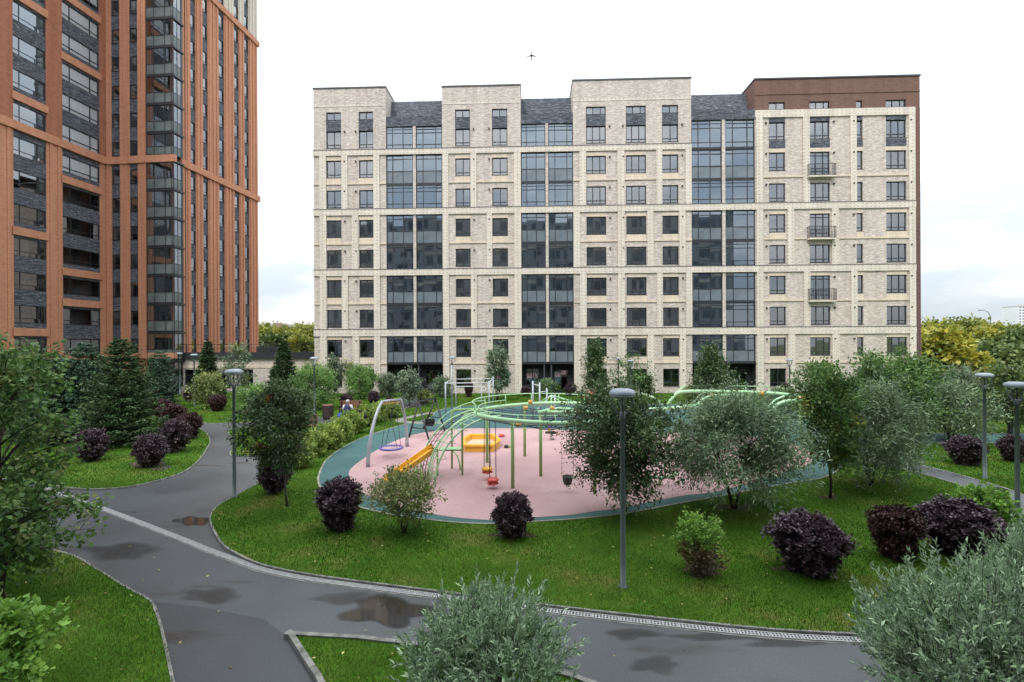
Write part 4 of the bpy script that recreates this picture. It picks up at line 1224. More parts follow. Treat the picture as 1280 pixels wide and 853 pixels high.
for i, (xb, yb, yt, w, mat, lab, dn) in enumerate([
    (152, 556, 424, 104, 'spruce', 'large dark spruce with drooping branches in the middle of the left lawn', 1.3),
    (108, 545, 430, 104, 'pine', 'broad blue green conifer behind the large spruce on its left side', 1.2),
    (66, 548, 442, 92, 'pine', 'leftmost conifer of the left lawn group, partly behind the linden boughs', 1.2),
    (200, 512, 440, 44, 'pine', 'rounded dark green pine beside the brown corner of the orange tower', 1.0),
    (260, 500, 427, 32, 'spruce', 'slender pointed spruce in front of the annexe beneath the tower ribs', 0.9),
    (355, 500, 427, 40, 'spruce', 'narrow dark conifer standing against the annexe wall near the block', 0.9)]):
    p, h, ww = fit(xb, yb, yt, w)
    wood, L = conifer(40 + i, h, ww, 30 if i < 3 else 20 if i == 3 else 26, 14, int(46 * dn), 0.15 if i < 4 else 0.24, mat, power=0.62 if i < 3 else 0.45 if i == 3 else 0.8)
    plant('conifer', lab, 'tree', at_base(p), wood, L, mat, bark='bark_dark', rz=i)

# --- broadleaf trees of the courtyard
def sel_spots(seed, n, rad):
    def f(pos):
        rg = np.random.default_rng(seed)
        k = np.zeros(len(pos), bool)
        for c in pos[rg.integers(0, len(pos), n)]:
            k |= (np.linalg.norm(pos - c, axis=1) < rad) & (rg.random(len(pos)) < 0.7)
        return k
    return f
def tree(lab, xb, yb, yt, w, mat, seed, cbf=0.3, limbs=34, twigs=7, per=18, leaf=0.075, aspect=0.5, trunk=0.055, shape='ell', multi=1, droop=0.0, lean=(0, 0), extra=None, bark='bark', name='broadleaf_tree', p=None, hh=None, **kw):
    q, h, ww = fit(xb, yb, yt, w)
    wood, L = grow(seed, h, ww, h * cbf, limbs, twigs, per, leaf, aspect, trunk, multi, shape, droop=droop, lean=lean, **kw)
    return plant(name, lab, 'tree', at_base(q), wood, L, mat, bark=bark, extra=extra)
tree('rowan tree with reddish leaf tips on a thin leaning trunk left of the playground', 359, 635, 486, 94, 'ash', 1, cbf=0.40, dense=2.0, limbs=44, twigs=8, per=17, leaf=0.085, aspect=0.42, trunk=0.035, lean=(-0.25, 0), extra=('ash_red', sel_spots(3, 14, 0.14)), spread=0.035)
tree('dense dark rowan tree with an orange leaf patch behind the central lamp post', 782, 648, 488, 150, 'ash', 2, cbf=0.28, dense=2.2, limbs=60, twigs=8, per=18, leaf=0.085, aspect=0.45, trunk=0.05, lean=(-0.1, 0), extra=('ash_red', sel_spots(5, 10, 0.13)), spread=0.035, droop=0.1)
tree('wide silvery willow tree with a low domed crown right of the playground', 918, 638, 496, 190, 'willow', 3, cbf=0.36, dense=2.2, limbs=80, twigs=9, per=20, leaf=0.105, aspect=0.2, trunk=0.055, shape='dome', multi=4, droop=0.27, spread=0.03, bark='bark_dark', name='willow_tree')
tree('young tree with a straight dark trunk at the right end of the playground', 1038, 625, 464, 96, 'linden', 4, cbf=0.32, dense=1.7, limbs=48, twigs=8, per=15, leaf=0.085, aspect=0.5, trunk=0.045, spread=0.035, extra=('autumn_green', sel_spots(8, 22, 0.2)), bark='bark_dark')
tree('multi stemmed grey green willow tree just right of the dark straight trunk', 1088, 609, 482, 142, 'willow', 5, cbf=0.30, dense=2.2, limbs=64, twigs=9, per=18, leaf=0.105, aspect=0.22, trunk=0.05, shape='dome', multi=4, droop=0.3, spread=0.03, bark='bark_dark', name='willow_tree')
tree('taller leafy tree in front of the right end of the beige block', 1118, 556, 444, 112, 'linden', 6, cbf=0.22, limbs=50, twigs=8, per=16, leaf=0.12, aspect=0.5, trunk=0.06, spread=0.035)
tree('low spreading willow tree behind a purple bush at the right lawn', 1188, 552, 482, 104, 'willow', 7, cbf=0.26, limbs=50, twigs=8, per=16, leaf=0.14, aspect=0.24, trunk=0.06, shape='dome', multi=4, droop=0.25, spread=0.035, name='willow_tree')
tree('dark green tree at the right edge behind the two lamp posts', 1262, 545, 462, 78, 'forest', 8, cbf=0.25, limbs=40, twigs=7, per=14, leaf=0.13, trunk=0.07)
tree('small round headed tree by the wall right of the second bay', 622, 502, 434, 36, 'greygreen', 9, cbf=0.25, limbs=30, twigs=6, per=14, leaf=0.15, trunk=0.06, multi=3)
tree('tall slender tree with an open spire top before the third bay column', 744, 503, 424, 44, 'ash', 10, cbf=0.12, limbs=36, twigs=6, per=13, leaf=0.16, trunk=0.06, shape='cone')
tree('sparse twiggy young tree beside the pair of lamps near the wall', 786, 503, 446, 60, 'linden', 11, cbf=0.3, limbs=20, twigs=5, per=6, leaf=0.16, trunk=0.05)
tree('dark pyramid shaped tree in front of the right glazed entrance', 890, 505, 434, 56, 'ash', 12, cbf=0.1, limbs=44, twigs=7, per=14, leaf=0.16, trunk=0.06, shape='cone')
tree('small leafy tree before the ground floor windows right of the entrance', 1022, 512, 452, 56, 'linden', 13, cbf=0.2, limbs=26, twigs=6, per=11, leaf=0.14, trunk=0.05)
tree('thin dark sapling at the left corner of the beige block', 418, 498, 446, 26, 'greygreen', 14, cbf=0.2, limbs=24, twigs=6, per=12, leaf=0.14, trunk=0.05)
tree('small pale sapling beside the thin dark one at the block corner', 436, 497, 452, 24, 'mock', 15, cbf=0.3, limbs=18, twigs=5, per=8, leaf=0.13, trunk=0.04)
tree('round leafy young tree beside the first entrance path', 512, 509, 464, 32, 'greygreen', 16, cbf=0.25, limbs=28, twigs=6, per=13, leaf=0.13, trunk=0.05)
tree('thin birch like tree before the tower ribs and annexe', 298, 502, 428, 40, 'greygreen', 17, cbf=0.15, limbs=30, twigs=6, per=11, leaf=0.14, trunk=0.05, extra=('autumn_green', sel_spots(9, 5, 0.35)))
tree('yellowing small tree between the purple bushes in front of the annexe', 258, 512, 468, 42, 'mock', 18, cbf=0.2, limbs=26, twigs=6, per=12, leaf=0.13, trunk=0.05)
tree('broad leafy tree at the left edge close to the tower wall', 24, 540, 446, 80, 'linden', 19, cbf=0.25, limbs=40, twigs=7, per=14, leaf=0.13, trunk=0.07)
# near tree at the left edge
q = Vector((-10.75, 10.2, 0))
wood, L = grow(21, 5.2, 3.3, 1.0, 50, 8, 17, 0.085, 0.72, 0.075, 1, 'spread', spread=0.022, droop=0.2, tw_len=0.15, shell=0.4, jit=0.55, dense=1.0)
plant('linden_tree', 'large near linden tree with layered drooping boughs at the left edge', 'tree', at_base(q), wood, L, 'linden', bark='bark_dark', extra=('mock', sel_spots(4, 30, 0.24)))
q = Vector((-9.7, 9.3, 0))
wood, L = grow(22, 2.25, 3.3, 0.95, 26, 8, 16, 0.085, 0.72, 0.04, 1, 'spread', spread=0.022, droop=0.15, tw_len=0.14, shell=0.4, jit=0.6, dense=1.0)
plant('linden_tree', 'low spreading linden sapling reaching over the path at the left edge', 'tree', at_base(q), wood, L, 'linden', bark='bark_dark', extra=('mock', sel_spots(6, 12, 0.2)))

# --- purple barberry bushes: three grown, the rest copies
protoP = []
for i, (mat, shape) in enumerate((('barberry', 'ell'), ('barberry', 'vase'), ('barberry_red', 'vase'))):
    wood, L = grow(60 + i, 1.2, 1.2, 0.10, 120, 8, 15, 0.052, 0.6, 0.02, 6, shape, spread=0.028, tw_len=0.09, shell=0.74, fill=0.45, upright=0.35, jit=0.16)
    t = thing('barberry_bush', 'purple', 'bush', (0, 0, 0))
    a = wood.build('stem', M['bark_dark'], t); b = link('foliage', leaf_mesh('foliage', *L, LM[mat]), t)
    protoP.append([t, [(a, []), (b, [])], False])
BG = 'clipped purple barberry bushes on the lawns'
BUSH = [(425, 663, 599, 62, 1, 'large vase shaped purple barberry left of the olive shrub by the playground'),
 (641, 673, 617, 54, 0, 'round purple barberry alone on the front lawn below the playground'),
 (1010, 716, 643, 94, 1, 'widest purple barberry on the front lawn right of the green topped bush'),
 (1120, 700, 633, 64, 2, 'reddish purple barberry half hidden by the near willow, left of the pair'),
 (1200, 696, 626, 92, 1, 'broad purple barberry behind the near willow at the right'),
 (343, 618, 566, 42, 0, 'purple barberry beside the leaning rowan trunk'),
 (187, 585, 543, 40, 0, 'round purple barberry nearest the tip of the left lawn'),
 (219, 566, 525, 38, 0, 'round purple barberry second from the tip of the left lawn'),
 (236, 550, 516, 32, 2, 'reddish purple barberry third from the lawn tip beside the path bend'),
 (214, 534, 506, 38, 2, 'reddish barberry in the middle of the row along the path bend'),
 (201, 521, 499, 26, 2, 'reddish barberry far up the row right of the spruce'),
 (206, 503, 484, 22, 0, 'small round barberry topping the row right of the spruce'),
 (114, 578, 537, 38, 0, 'purple barberry left of the spruce foot on the left lawn'),
 (72, 556, 527, 50, 1, 'wide flat barberry under the linden boughs'),
 (239, 503, 484, 18, 0, 'small barberry behind the left thin lamp post'),
 (241, 488, 473, 20, 0, 'tiny barberry farthest back by the annexe door'),
 (257, 505, 489, 18, 2, 'left barberry of the close trio before the annexe'),
 (272, 515, 494, 22, 2, 'front barberry of the close trio before the annexe'),
 (273, 499, 483, 20, 0, 'back barberry of the close trio before the annexe'),
 (332, 487, 470, 12, 0, 'tiny barberry against the annexe wall'),
 (215, 494, 476, 18, 0, 'barberry beside the brown corner of the tower'),
 (433, 510, 493, 18, 0, 'barberry directly behind the brown bench'),
 (467, 506, 489, 16, 0, 'barberry between bench and curved swing post'),
 (425, 489, 476, 10, 0, 'tiny barberry at the foot of the block corner sapling'),
 (644, 490, 477, 11, 0, 'tiny barberry right of the small round headed tree'),
 (657, 496, 483, 13, 0, 'barberry left below the second entrance'),
 (713, 496, 479, 16, 1, 'barberry right of the second entrance'),
 (607, 490, 477, 12, 2, 'tiny barberry left of the small round headed tree'),
 (586, 497, 477, 12, 2, 'narrow dark barberry behind the pull up frame'),
 (836, 490, 478, 12, 0, 'tiny barberry under the ground floor window left of the third entrance'),
 (981, 493, 479, 12, 0, 'tiny barberry beside the thin lamp before the right wall'),
 (1053, 489, 480, 11, 0, 'tiny barberry under the narrow windows'),
 (1207, 582, 546, 44, 1, 'purple barberry at the foot of the low spreading willow'),
 (1266, 578, 545, 34, 1, 'purple barberry at the right edge beyond the lamp posts'),
 (487, 512, 497, 14, 2, 'reddish barberry inside the lime hedge near the curved swing'),
 (448, 536, 514, 22, 2, 'reddish barberry in the middle of the lime hedge')]
for i, (xb, yb, yt, w, k, lab) in enumerate(BUSH):
    p, h, ww = fit(xb, yb, yt, w)
    t, kids, used = protoP[k]
    s_ = (ww / 1.34, ww / 1.34, h / 1.30)
    loc = at_base(p)
    if not used:
        t.location = loc; t.scale = s_; t['label'] = lab; t['group'] = BG; protoP[k][2] = True
    else:
        copy_thing(t, kids, loc, i * 1.7, lab, s_, BG)

# --- other shrubs
def shrub(name, lab, xb, yb, yt, w, mat, seed, group=None, limbs=50, twigs=7, per=14, leaf=0.06, aspect=0.45, shape='ell', multi=7, upright=0.3, stem=0.018, p=None, dims=None, extra=None, **kw):
    if p is None: p, h, ww = fit(xb, yb, yt, w)
    else: h, ww = dims
    wood, L = grow(seed, h, ww, h * kw.pop('cbf', 0.08), limbs, twigs, per, leaf, aspect, stem, multi, shape, upright=upright, **kw)
    return plant(name, lab, 'bush', at_base(p), wood, L, mat, group=group, crown='foliage', stem='stem', extra=extra, bark=kw.get('bark', 'bark'))
shrub('leafy_shrub', 'olive shrub with loose yellowish leaves in front of the slide', 505, 669, 596, 92, 'mock', 71, limbs=50, twigs=7, per=9, leaf=0.07, shape='vase', spread=0.03, cbf=0.3, jit=0.4)
shrub('leafy_shrub', 'small bush with a fresh green top over dry brown stems on the front lawn', 876, 720, 650, 62, 'brownleaf', 72, limbs=46, twigs=7, per=13, leaf=0.05, shape='vase', extra=('maple', lambda q: q[:, 2] > np.percentile(q[:, 2], 46)), spread=0.03)
shrub('maple_shrub', 'bright green maple leaved shrub in the bottom left corner', 0, 0, 0, 0, 'maple', 73, p=Vector((-7.35, 6.75, 0)), dims=(1.2, 1.5), limbs=50, twigs=7, per=9, leaf=0.075, aspect=0.75, spread=0.03)
shrub('leafy_shrub', 'bright green shrub behind the broad barberry at the right', 1236, 668, 616, 62, 'maple', 74, limbs=40, twigs=6, per=10, leaf=0.10, aspect=0.4, spread=0.03)
HG = 'lime green shrubs forming the hedge left of the playground'
HEDGE = [(372, 586, 556, 40, 'nearest lime shrub of the hedge beside the path fork'), (392, 572, 544, 36, 'second lime shrub of the hedge counted from the path fork'), (409, 563, 534, 36, 'third lime shrub of the hedge counted from the path fork'),
 (426, 553, 526, 34, 'lime shrub of the hedge just left of the reddish barberry'), (441, 543, 518, 34, 'lime shrub of the hedge directly below the seated person'), (459, 533, 510, 30, 'lime shrub of the hedge left of the curved swing post'), (475, 527, 506, 26, 'lime shrub of the hedge framed by the curved swing'), (490, 523, 507, 22, 'farthest lime shrub of the hedge by the black swing')]
for i, (xb, yb, yt, w, lab) in enumerate(HEDGE):
    shrub('lime_shrub', lab, xb, yb, yt, w, 'lime', 80 + i, HG, limbs=40, twigs=6, per=12, leaf=0.085, aspect=0.55, spread=0.035)
shrub('willow_bush', 'big fresh green willow bush behind the bin', 393, 513, 459, 58, 'green_willow', 90, limbs=60, twigs=8, per=16, leaf=0.14, aspect=0.28, spread=0.03, bark='bark_dark')
shrub('willow_bush', 'light green willow bush behind the rowan left of the path lamp', 322, 524, 484, 52, 'green_willow', 91, limbs=46, twigs=8, per=14, leaf=0.12, aspect=0.28, spread=0.03)
shrub('willow_bush', 'round green willow bush before the first bay column', 450, 500, 460, 42, 'green_willow', 92, limbs=46, twigs=7, per=14, leaf=0.16, aspect=0.3, spread=0.03)
shrub('willow_bush', 'dull green willow bush left of the first entrance', 484, 497, 470, 28, 'greygreen', 93, limbs=36, twigs=6, per=12, leaf=0.15, aspect=0.3)
shrub('willow_bush', 'grey green bush between first entrance and pull up frame', 553, 497, 474, 26, 'greygreen', 94, limbs=36, twigs=6, per=12, leaf=0.15, aspect=0.3)
shrub('leafy_shrub', 'pale shrub beside the black swing and entrance path', 530, 505, 490, 18, 'mock', 95, limbs=24, twigs=5, per=10, leaf=0.13)
shrub('leafy_shrub', 'round green bush in front of the second entrance', 683, 495, 476, 24, 'willow', 96, limbs=36, twigs=6, per=12, leaf=0.15, aspect=0.3)
shrub('leafy_shrub', 'low green bush left of the second entrance door', 661, 489, 478, 18, 'greygreen', 97, limbs=24, twigs=5, per=10, leaf=0.15)
shrub('leafy_shrub', 'low green bush right of the second entrance door', 699, 489, 478, 16, 'greygreen', 98, limbs=24, twigs=5, per=10, leaf=0.15)
shrub('leafy_shrub', 'dark bush under the window right of the lamp pair', 806, 495, 470, 22, 'ash', 99, limbs=30, twigs=6, per=11, leaf=0.15)
shrub('leafy_shrub', 'russet leaved bush below the slender spire topped tree', 742, 509, 494, 24, 'ash_red', 100, limbs=24, twigs=5, per=10, leaf=0.13)
shrub('leafy_shrub', 'fine leaved bush left of the climbing arches far side', 868, 503, 484, 30, 'mock', 101, limbs=26, twigs=5, per=10, leaf=0.13)
shrub('leafy_shrub', 'dark low bushy growth at the foot of the orange tower', 165, 503, 470, 52, 'forest', 102, limbs=40, twigs=6, per=12, leaf=0.16)
for i, (xb, yb, yt, w, mat, lab) in enumerate([(1150, 524, 470, 66, 'greygreen', 'grey green willow thicket behind the leafy tree at the block end'), (1205, 522, 468, 70, 'greygreen', 'pale willow thicket under the yellow tree'), (1262, 520, 470, 66, 'willow', 'silvery willow thicket behind the lamp heads at the right'), (1310, 520, 468, 60, 'greygreen', 'willow thicket at the far right edge of the courtyard'),
      (1085, 528, 476, 60, 'forest', 'dark bush between the two willow trees before the block'), (980, 524, 492, 40, 'willow', 'pale bush behind the end of the climbing arches')]):
    shrub('willow_bush', lab, xb, yb, yt, w, mat, 110 + i, limbs=56, twigs=7, per=14, leaf=0.2, aspect=0.3, spread=0.03)

# --- near silver willow bushes: upright shoots with alternate leaves
def silver(seed, H, W, shoots, per, leaf):
    rg = np.random.default_rng(seed)
    wood = MB(); pos, ax, tn, nr = [], [], [], []
    for i in range(shoots):
        az = i * 2.39996 + rg.normal() * 0.2
        q = math.sqrt((i + 0.5) / shoots)
        r = W / 2 * q * (0.85 + 0.25 * rg.random())
        wob = 0.5 + 0.5 * math.sin(3 * az + seed) * math.sin(5 * az + 1.7 * seed)
        if rg.random() < 0.22 * wob: continue
        r *= 0.86 + 0.26 * wob
        dome = H * (1 - 0.50 * q ** 2.2) * (0.70 + 0.20 * wob + 0.24 * rg.random())
        base = Vector((0.16 * math.cos(az), 0.16 * math.sin(az), 0.02))
        tip = Vector((r * math.cos(az), r * math.sin(az), dome))
        ctrl = Vector((r * 0.75 * math.cos(az + 0.3 * rg.normal()), r * 0.75 * math.sin(az + 0.3 * rg.normal()), dome * 0.42))
        bz = lambda u: base * (1 - u) ** 2 + ctrl * 2 * u * (1 - u) + tip * u * u
        us = (0, .3, .55, .8, 1)
        wood.tube([bz(u) for u in us], [0.008, 0.006, 0.0045, 0.003, 0.0015], 3, caps=False)
        ct = rg.normal() * 0.12
        # leafy side shoots
        for sshoot in range(4):
            u0 = 0.42 + 0.55 * (sshoot + rg.random()) / 4
            b = bz(u0); d0 = (bz(min(1, u0 + 0.05)) - bz(u0 - 0.05)).normalized()
            d = (d0 * 0.8 + Vector((math.cos(az), math.sin(az), 0.1)) * 0.55 * q + Vector(rg.normal(size=3)) * 0.55).normalized()
            ln = 0.18 + 0.30 * rg.random() ** 1.5
            if sshoot == 3: d = (d0 + Vector(rg.normal(size=3)) * 0.2).normalized(); b = bz(0.9); ln = 0.16 + 0.30 * rg.random()
            e = b + d * ln
            wood.tube([b, e], [0.003, 0.0015], 3, caps=False, smooth=False)
            for k in range(per):
                t = (k + 0.5 * rg.random()) / per
                c = b.lerp(e, t)
                phi = k * 2.4 + rg.normal() * 0.4
                s1 = d.orthogonal().normalized(); s2 = d.cross(s1)
                o_ = s1 * math.cos(phi) + s2 * math.sin(phi)
                a_ = d * (0.75 + 0.3 * t) + o_ * (0.85 - 0.4 * t)
                pos.append(tuple(c)); ax.append(tuple(a_ + Vector(rg.normal(size=3)) * 0.25)); nr.append(tuple(Vector((0, 0, 0.7)) + Vector(rg.normal(size=3)) * 0.6))
                tn.append(0.46 + ct + rg.normal() * 0.26)
    n = len(pos)
    ln = leaf * (0.6 + 0.6 * rg.random(n))
    return wood, (np.array(pos), np.array(ax), np.array(nr), ln, ln * 0.27, np.array(tn))
for seed, p, h, w, n, lab in ((131, Vector((-0.36, 6.55, 0)), 1.62, 2.3, 260, 'near silver leaved willow bush at the bottom centre beside the path'), (132, Vector((5.75, 6.0, 0)), 2.25, 2.7, 400, 'large near silver leaved willow bush filling the bottom right corner'), (133, Vector((7.5, 6.9, 0)), 2.45, 2.0, 230, 'silver leaved willow bush behind the large one at the right frame edge')):
    wood, L = silver(seed, h, w, n, 16, 0.098)
    plant('silver_willow', lab, 'bush', at_base(p), wood, L, 'silver', crown='foliage', stem='stem', bark='bark')

# --- trees beyond the courtyard
def far_tree(lab, px, ytop, wpx, Y, mat, seed, extra=None, zb=0, group=None):
    p = D(px, 430, Y); h = D(px, ytop, Y).z; w = wpx * Y / F
    wood, L = grow(seed, h, w, h * 0.12, 60, 8, 12, 0.50, 0.7, 0.16, 1, 'ell', spread=0.05, tw_len=0.13, shell=0.62, jit=0.3)
    plant('broadleaf_tree', lab, 'tree', (p.x, p.y, 0), wood, L, mat, extra=extra, group=group)
FG = 'turning trees beyond the courtyard'
for i, (px, yt, w, Y, mat, lab) in enumerate([
    (1177, 419, 62, 58, 'autumn', 'bright yellow autumn tree beside the dark corner of the block'),
    (1212, 446, 48, 56, 'forest', 'green tree with a yellow flank below the yellow crown'),
    (1166, 408, 56, 86, 'autumn_green', 'tall turning tree rising behind the yellow one'),
    (1206, 405, 66, 92, 'autumn_green', 'highest turning tree right of the yellow crown'),
    (1248, 412, 64, 84, 'autumn_green', 'turning tree behind the middle lamp head'),
    (1290, 416, 60, 78, 'forest', 'dark green tree at the right frame edge under the far tower'),
    (1230, 438, 70, 66, 'forest', 'mid green tree in front of the turning trees behind lamp post'),
    (1274, 442, 64, 62, 'forest', 'dull green tree right of the lamp post before the wood'),
    (1320, 412, 70, 88, 'autumn_green', 'turning tree partly outside the right frame edge'),
    (330, 411, 50, 96, 'autumn_green', 'turning tree right behind the tower edge over the annexe'),
    (358, 414, 46, 92, 'autumn_green', 'turning tree between tower and block above the screen'),
    (386, 411, 54, 98, 'autumn_green', 'turning tree touching the left edge of the beige block'),
    (345, 424, 50, 80, 'forest', 'lower green tree in front of the turning ones over the annexe'),
    (378, 425, 46, 80, 'autumn_green', 'lower yellow green tree before the block edge over the annexe')]):
    far_tree(lab, px, yt, w, Y, mat, 150 + i, extra=('autumn', sel_spots(i, 9, 1.3)) if mat == 'autumn_green' else (('autumn', sel_spots(i, 5, 1.4)) if i == 1 else None), group=FG)
# far wood on the horizon: one mass
rg = np.random.default_rng(5)
n = 16000
xx = rg.uniform(-340, 420, n); yy = rg.uniform(150, 230, n)
hh = 4.0 + 1.6 * np.sin(xx * 0.11) + 1.2 * np.sin(xx * 0.37 + 1)
pos = np.stack([xx, yy, hh * rg.random(n) ** 0.6], 1)
ln = rg.uniform(1.2, 2.2, n)
tag(link('far_wood', leaf_mesh('far_wood', pos, rnd_unit(rg, n), rnd_unit(rg, n), ln, ln * 0.8, 0.5 + rg.normal(size=n) * 0.2 + 0.2 * np.sin(xx * 0.2), LM['autumn_green'])), 'low green and yellow wood along the horizon behind everything', 'wood', kind='stuff')

# ================================================================== GRASS
def inside(poly, x, y):
    c = np.zeros(len(x), bool)
    px = np.array([p[0] for p in poly]); py = np.array([p[1] for p in poly])
    j = len(px) - 1
    for i in range(len(px)):
        if py[i] != py[j]:
            k = ((py[i] > y) != (py[j] > y)) & (x < (px[j] - px[i]) * (y - py[i]) / (py[j] - py[i]) + px[i])
            c ^= k
        j = i
    return c
def grass(seed, y0, y1, dens, hgt, wid):
    rg = np.random.default_rng(seed)
    x0, x1 = -1.12 * y1, 1.12 * y1
    n = int(dens * (y1 - y0) * (x1 - x0))
    x = rg.uniform(x0, x1, n); y = rg.uniform(y0, y1, n)
    k = np.abs(x) < 1.12 * y
    x, y = x[k], y[k]
    keep = np.zeros(len(x), bool)
    for pl in LAWNS.values():
        keep |= inside(pl, x, y)
    for pl in (teal, RPATH, EPATH, TPATH, BPATH): keep &= ~inside(pl, x, y)
    x, y = x[keep], y[keep]; n = len(x)
    tone = 0.40 + 0.16 * np.sin(x * 0.31 + 2 * np.sin(y * 0.23)) + 0.20 * np.sin(x * 0.9 + np.sin(y * 0.7) * 2) * np.sin(y * 0.8 + x * 0.3) + 0.13 * np.sin(x * 2.7 + y * 1.9) + rg.normal(size=n) * 0.11
    a = rg.uniform(0, 2 * PI, n); ln = rg.uniform(0.0, 0.75, n)
    h = hgt * rg.uniform(0.5, 1.3, n)
    d = np.stack([np.cos(a) * ln, np.sin(a) * ln, np.ones(n)], 1); d /= np.linalg.norm(d, axis=1, keepdims=True)
    b = rg.uniform(0, 2 * PI, n); s = np.stack([np.cos(b), np.sin(b), np.zeros(n)], 1) * (wid * rg.uniform(0.6, 1.2, n))[:, None] * 0.5
    o = np.stack([x, y, np.full(n, LZ - 0.004)], 1)
    v = np.stack([o - s, o + s, o + d * h[:, None]], 1).astype(np.float32)
    me = bpy.data.meshes.new('grass')
    me.vertices.add(3 * n); me.loops.add(3 * n); me.polygons.add(n)
    me.vertices.foreach_set('co', v.reshape(-1)); me.loops.foreach_set('vertex_index', np.arange(3 * n, dtype=np.int32)); me.polygons.foreach_set('loop_start', np.arange(0, 3 * n, 3, dtype=np.int32))
    at = me.attributes.new('tint', 'FLOAT', 'POINT'); at.data.foreach_set('value', np.repeat(np.clip(tone, 0, 1), 3).astype(np.float32))
    me.materials.append(M['blade']); me.update()
    return me
tag(link('grass', grass(1, 4.5, 11, 1500, 0.055, 0.012)), 'short mown grass of the nearest lawns', 'grass', kind='stuff')
tag(link('grass', grass(2, 11, 18, 720, 0.060, 0.018)), 'short mown grass around the front of the playground', 'grass', kind='stuff')
tag(link('grass', grass(3, 18, 34, 190, 0.07, 0.035)), 'mown grass of the middle lawns', 'grass', kind='stuff')
tag(link('grass', grass(4, 34, 49, 60, 0.09, 0.06)), 'mown grass before the buildings', 'grass', kind='stuff')
# bare soil rings under bushes
for (cx, cy, rx, ry) in ((641, 671, 24, 4), (190, 584, 24, 5), (1036, 624, 12, 2.5), (878, 717, 26, 6), (918, 636, 30, 4), (1005, 712, 30, 6)):
    pl = blob(cx, cy, rx, ry, int(cx), rough=0.45)
    sheet('soil', pl, LZ, LZ + 0.006, M['soil'])

# fallen leaves on lawns and paths
rg = np.random.default_rng(77)
n = 1500
x = rg.uniform(-14, 16, n); y = rg.uniform(6, 28, n)
onl = np.zeros(n, bool)
for pl in LAWNS.values(): onl |= inside(pl, x, y)
k = onl | (rg.random(n) < 0.25)
x, y, onl = x[k], y[k], onl[k]; n = len(x)
pos = np.stack([x, y, np.where(onl, LZ + 0.045, 0.012)], 1)
axd = rnd_unit(rg, n); axd[:, 2] *= 0.15
nn_ = rnd_unit(rg, n) * 0.3 + np.array([0, 0, 1.0])
ln = rg.uniform(0.03, 0.07, n)
tag(link('fallen_leaves', leaf_mesh('fallen_leaves', pos, axd, nn_, ln, ln * 0.6, rg.random(n), leafmat('fallen_leaf', (0.10, 0.06, 0.02), (0.42, 0.34, 0.12), 0.1))), 'small dry yellow leaves scattered over lawn and path', 'leaves', kind='stuff')

# ================================================================== LAMP POSTS
LG = 'disc headed lamp posts of the courtyard'
def lamp_meshes():
    pole = MB(); pole.lathe([(0.11, 0.0), (0.11, 0.02), (0.060, 0.025), (0.060, 0.75), (0.056, 0.76), (0.046, 3.46), (0.062, 3.47), (0.062, 3.62), (0.03, 3.63)], 16)
    head = MB(); head.lathe([(0.02, 4.115), (0.16, 4.105), (0.235, 4.075), (0.262, 4.03), (0.262, 3.985), (0.25, 3.975)], 28)
    lens = MB(); lens.lathe([(0.235, 3.955), (0.245, 3.9745)], 28)
    arms = []
    for k in range(4):
        a = PI / 4 + k * PI / 2; c, s = math.cos(a), math.sin(a)
        m_ = MB(); m_.tube([(c * r, s * r, z) for r, z in ((0.05, 3.56), (0.10, 3.60), (0.17, 3.70), (0.205, 3.83), (0.205, 3.965))], [0.017, 0.016, 0.014, 0.013, 0.013], 6)
        arms.append(m_.mesh('arm', M['lamp_pole']))
    rod = MB(); rod.tube([(0, 0, 3.6), (0, 0, 3.956)], 0.016, 8)
    return pole.mesh('pole', M['lamp_pole']), head.mesh('lamp_head', M['lamp_head']), lens.mesh('lens', M['lamp_lens']), arms, rod.mesh('rod', M['black'])
LMS = lamp_meshes()
def lamp(xh, yh, label, base=None, Y=None):
    if base: p = P(*base)
    else: p = D(xh, yh, Y)
    top = D(xh, yh, p.y)
    s_ = (top.z - LZ) / 4.1
    t = thing('street_lamp', label, 'lamp post', (p.x, p.y, LZ - 0.01), random.uniform(0, 1.5), LG)
    t.scale = (1, 1, s_)
    link('pole', LMS[0], t); hd = link('lamp_head', LMS[1], t); link('lens', LMS[2], hd)
    for a in LMS[3]: link('arm', a, t)
    link('rod', LMS[4], t)
lamp(779, 486, 'nearest lamp post standing on the front lawn before the dark rowan', (779, 736))
lamp(293, 461.5, 'lamp post at the edge of the path left of the rowan', (293, 623))
lamp(1231, 466.5, 'lamp post on the right lawn beside two purple bushes', (1231, 599))
lamp(1268, 477.5, 'lamp post at the right frame edge, behind the big silver willow', (1272, 664))
lamp(243, 442.5, 'slim lamp post among small barberries before the annexe', (243, 509))
lamp(391.5, 446.5, 'lamp post beside the brown litter bin', (393, 527))
lamp(224, 441, 'distant lamp post at the corner where tower meets annexe', (225, 494))
lamp(565, 446, 'distant lamp post left of the ground floor window by the pull up frame', Y=38)
lamp(773, 447, 'left lamp of the distant pair before the block', Y=41)
lamp(788, 450, 'right lamp of the distant pair before the block', Y=37)
lamp(987, 449, 'distant lamp post before the right wing of the block', Y=37)
lamp(1148, 450.5, 'lamp head peeping out at the right bottom corner of the block', Y=38)
lamp(1265, 459.5, 'small lamp head above the one at the right edge', Y=26)

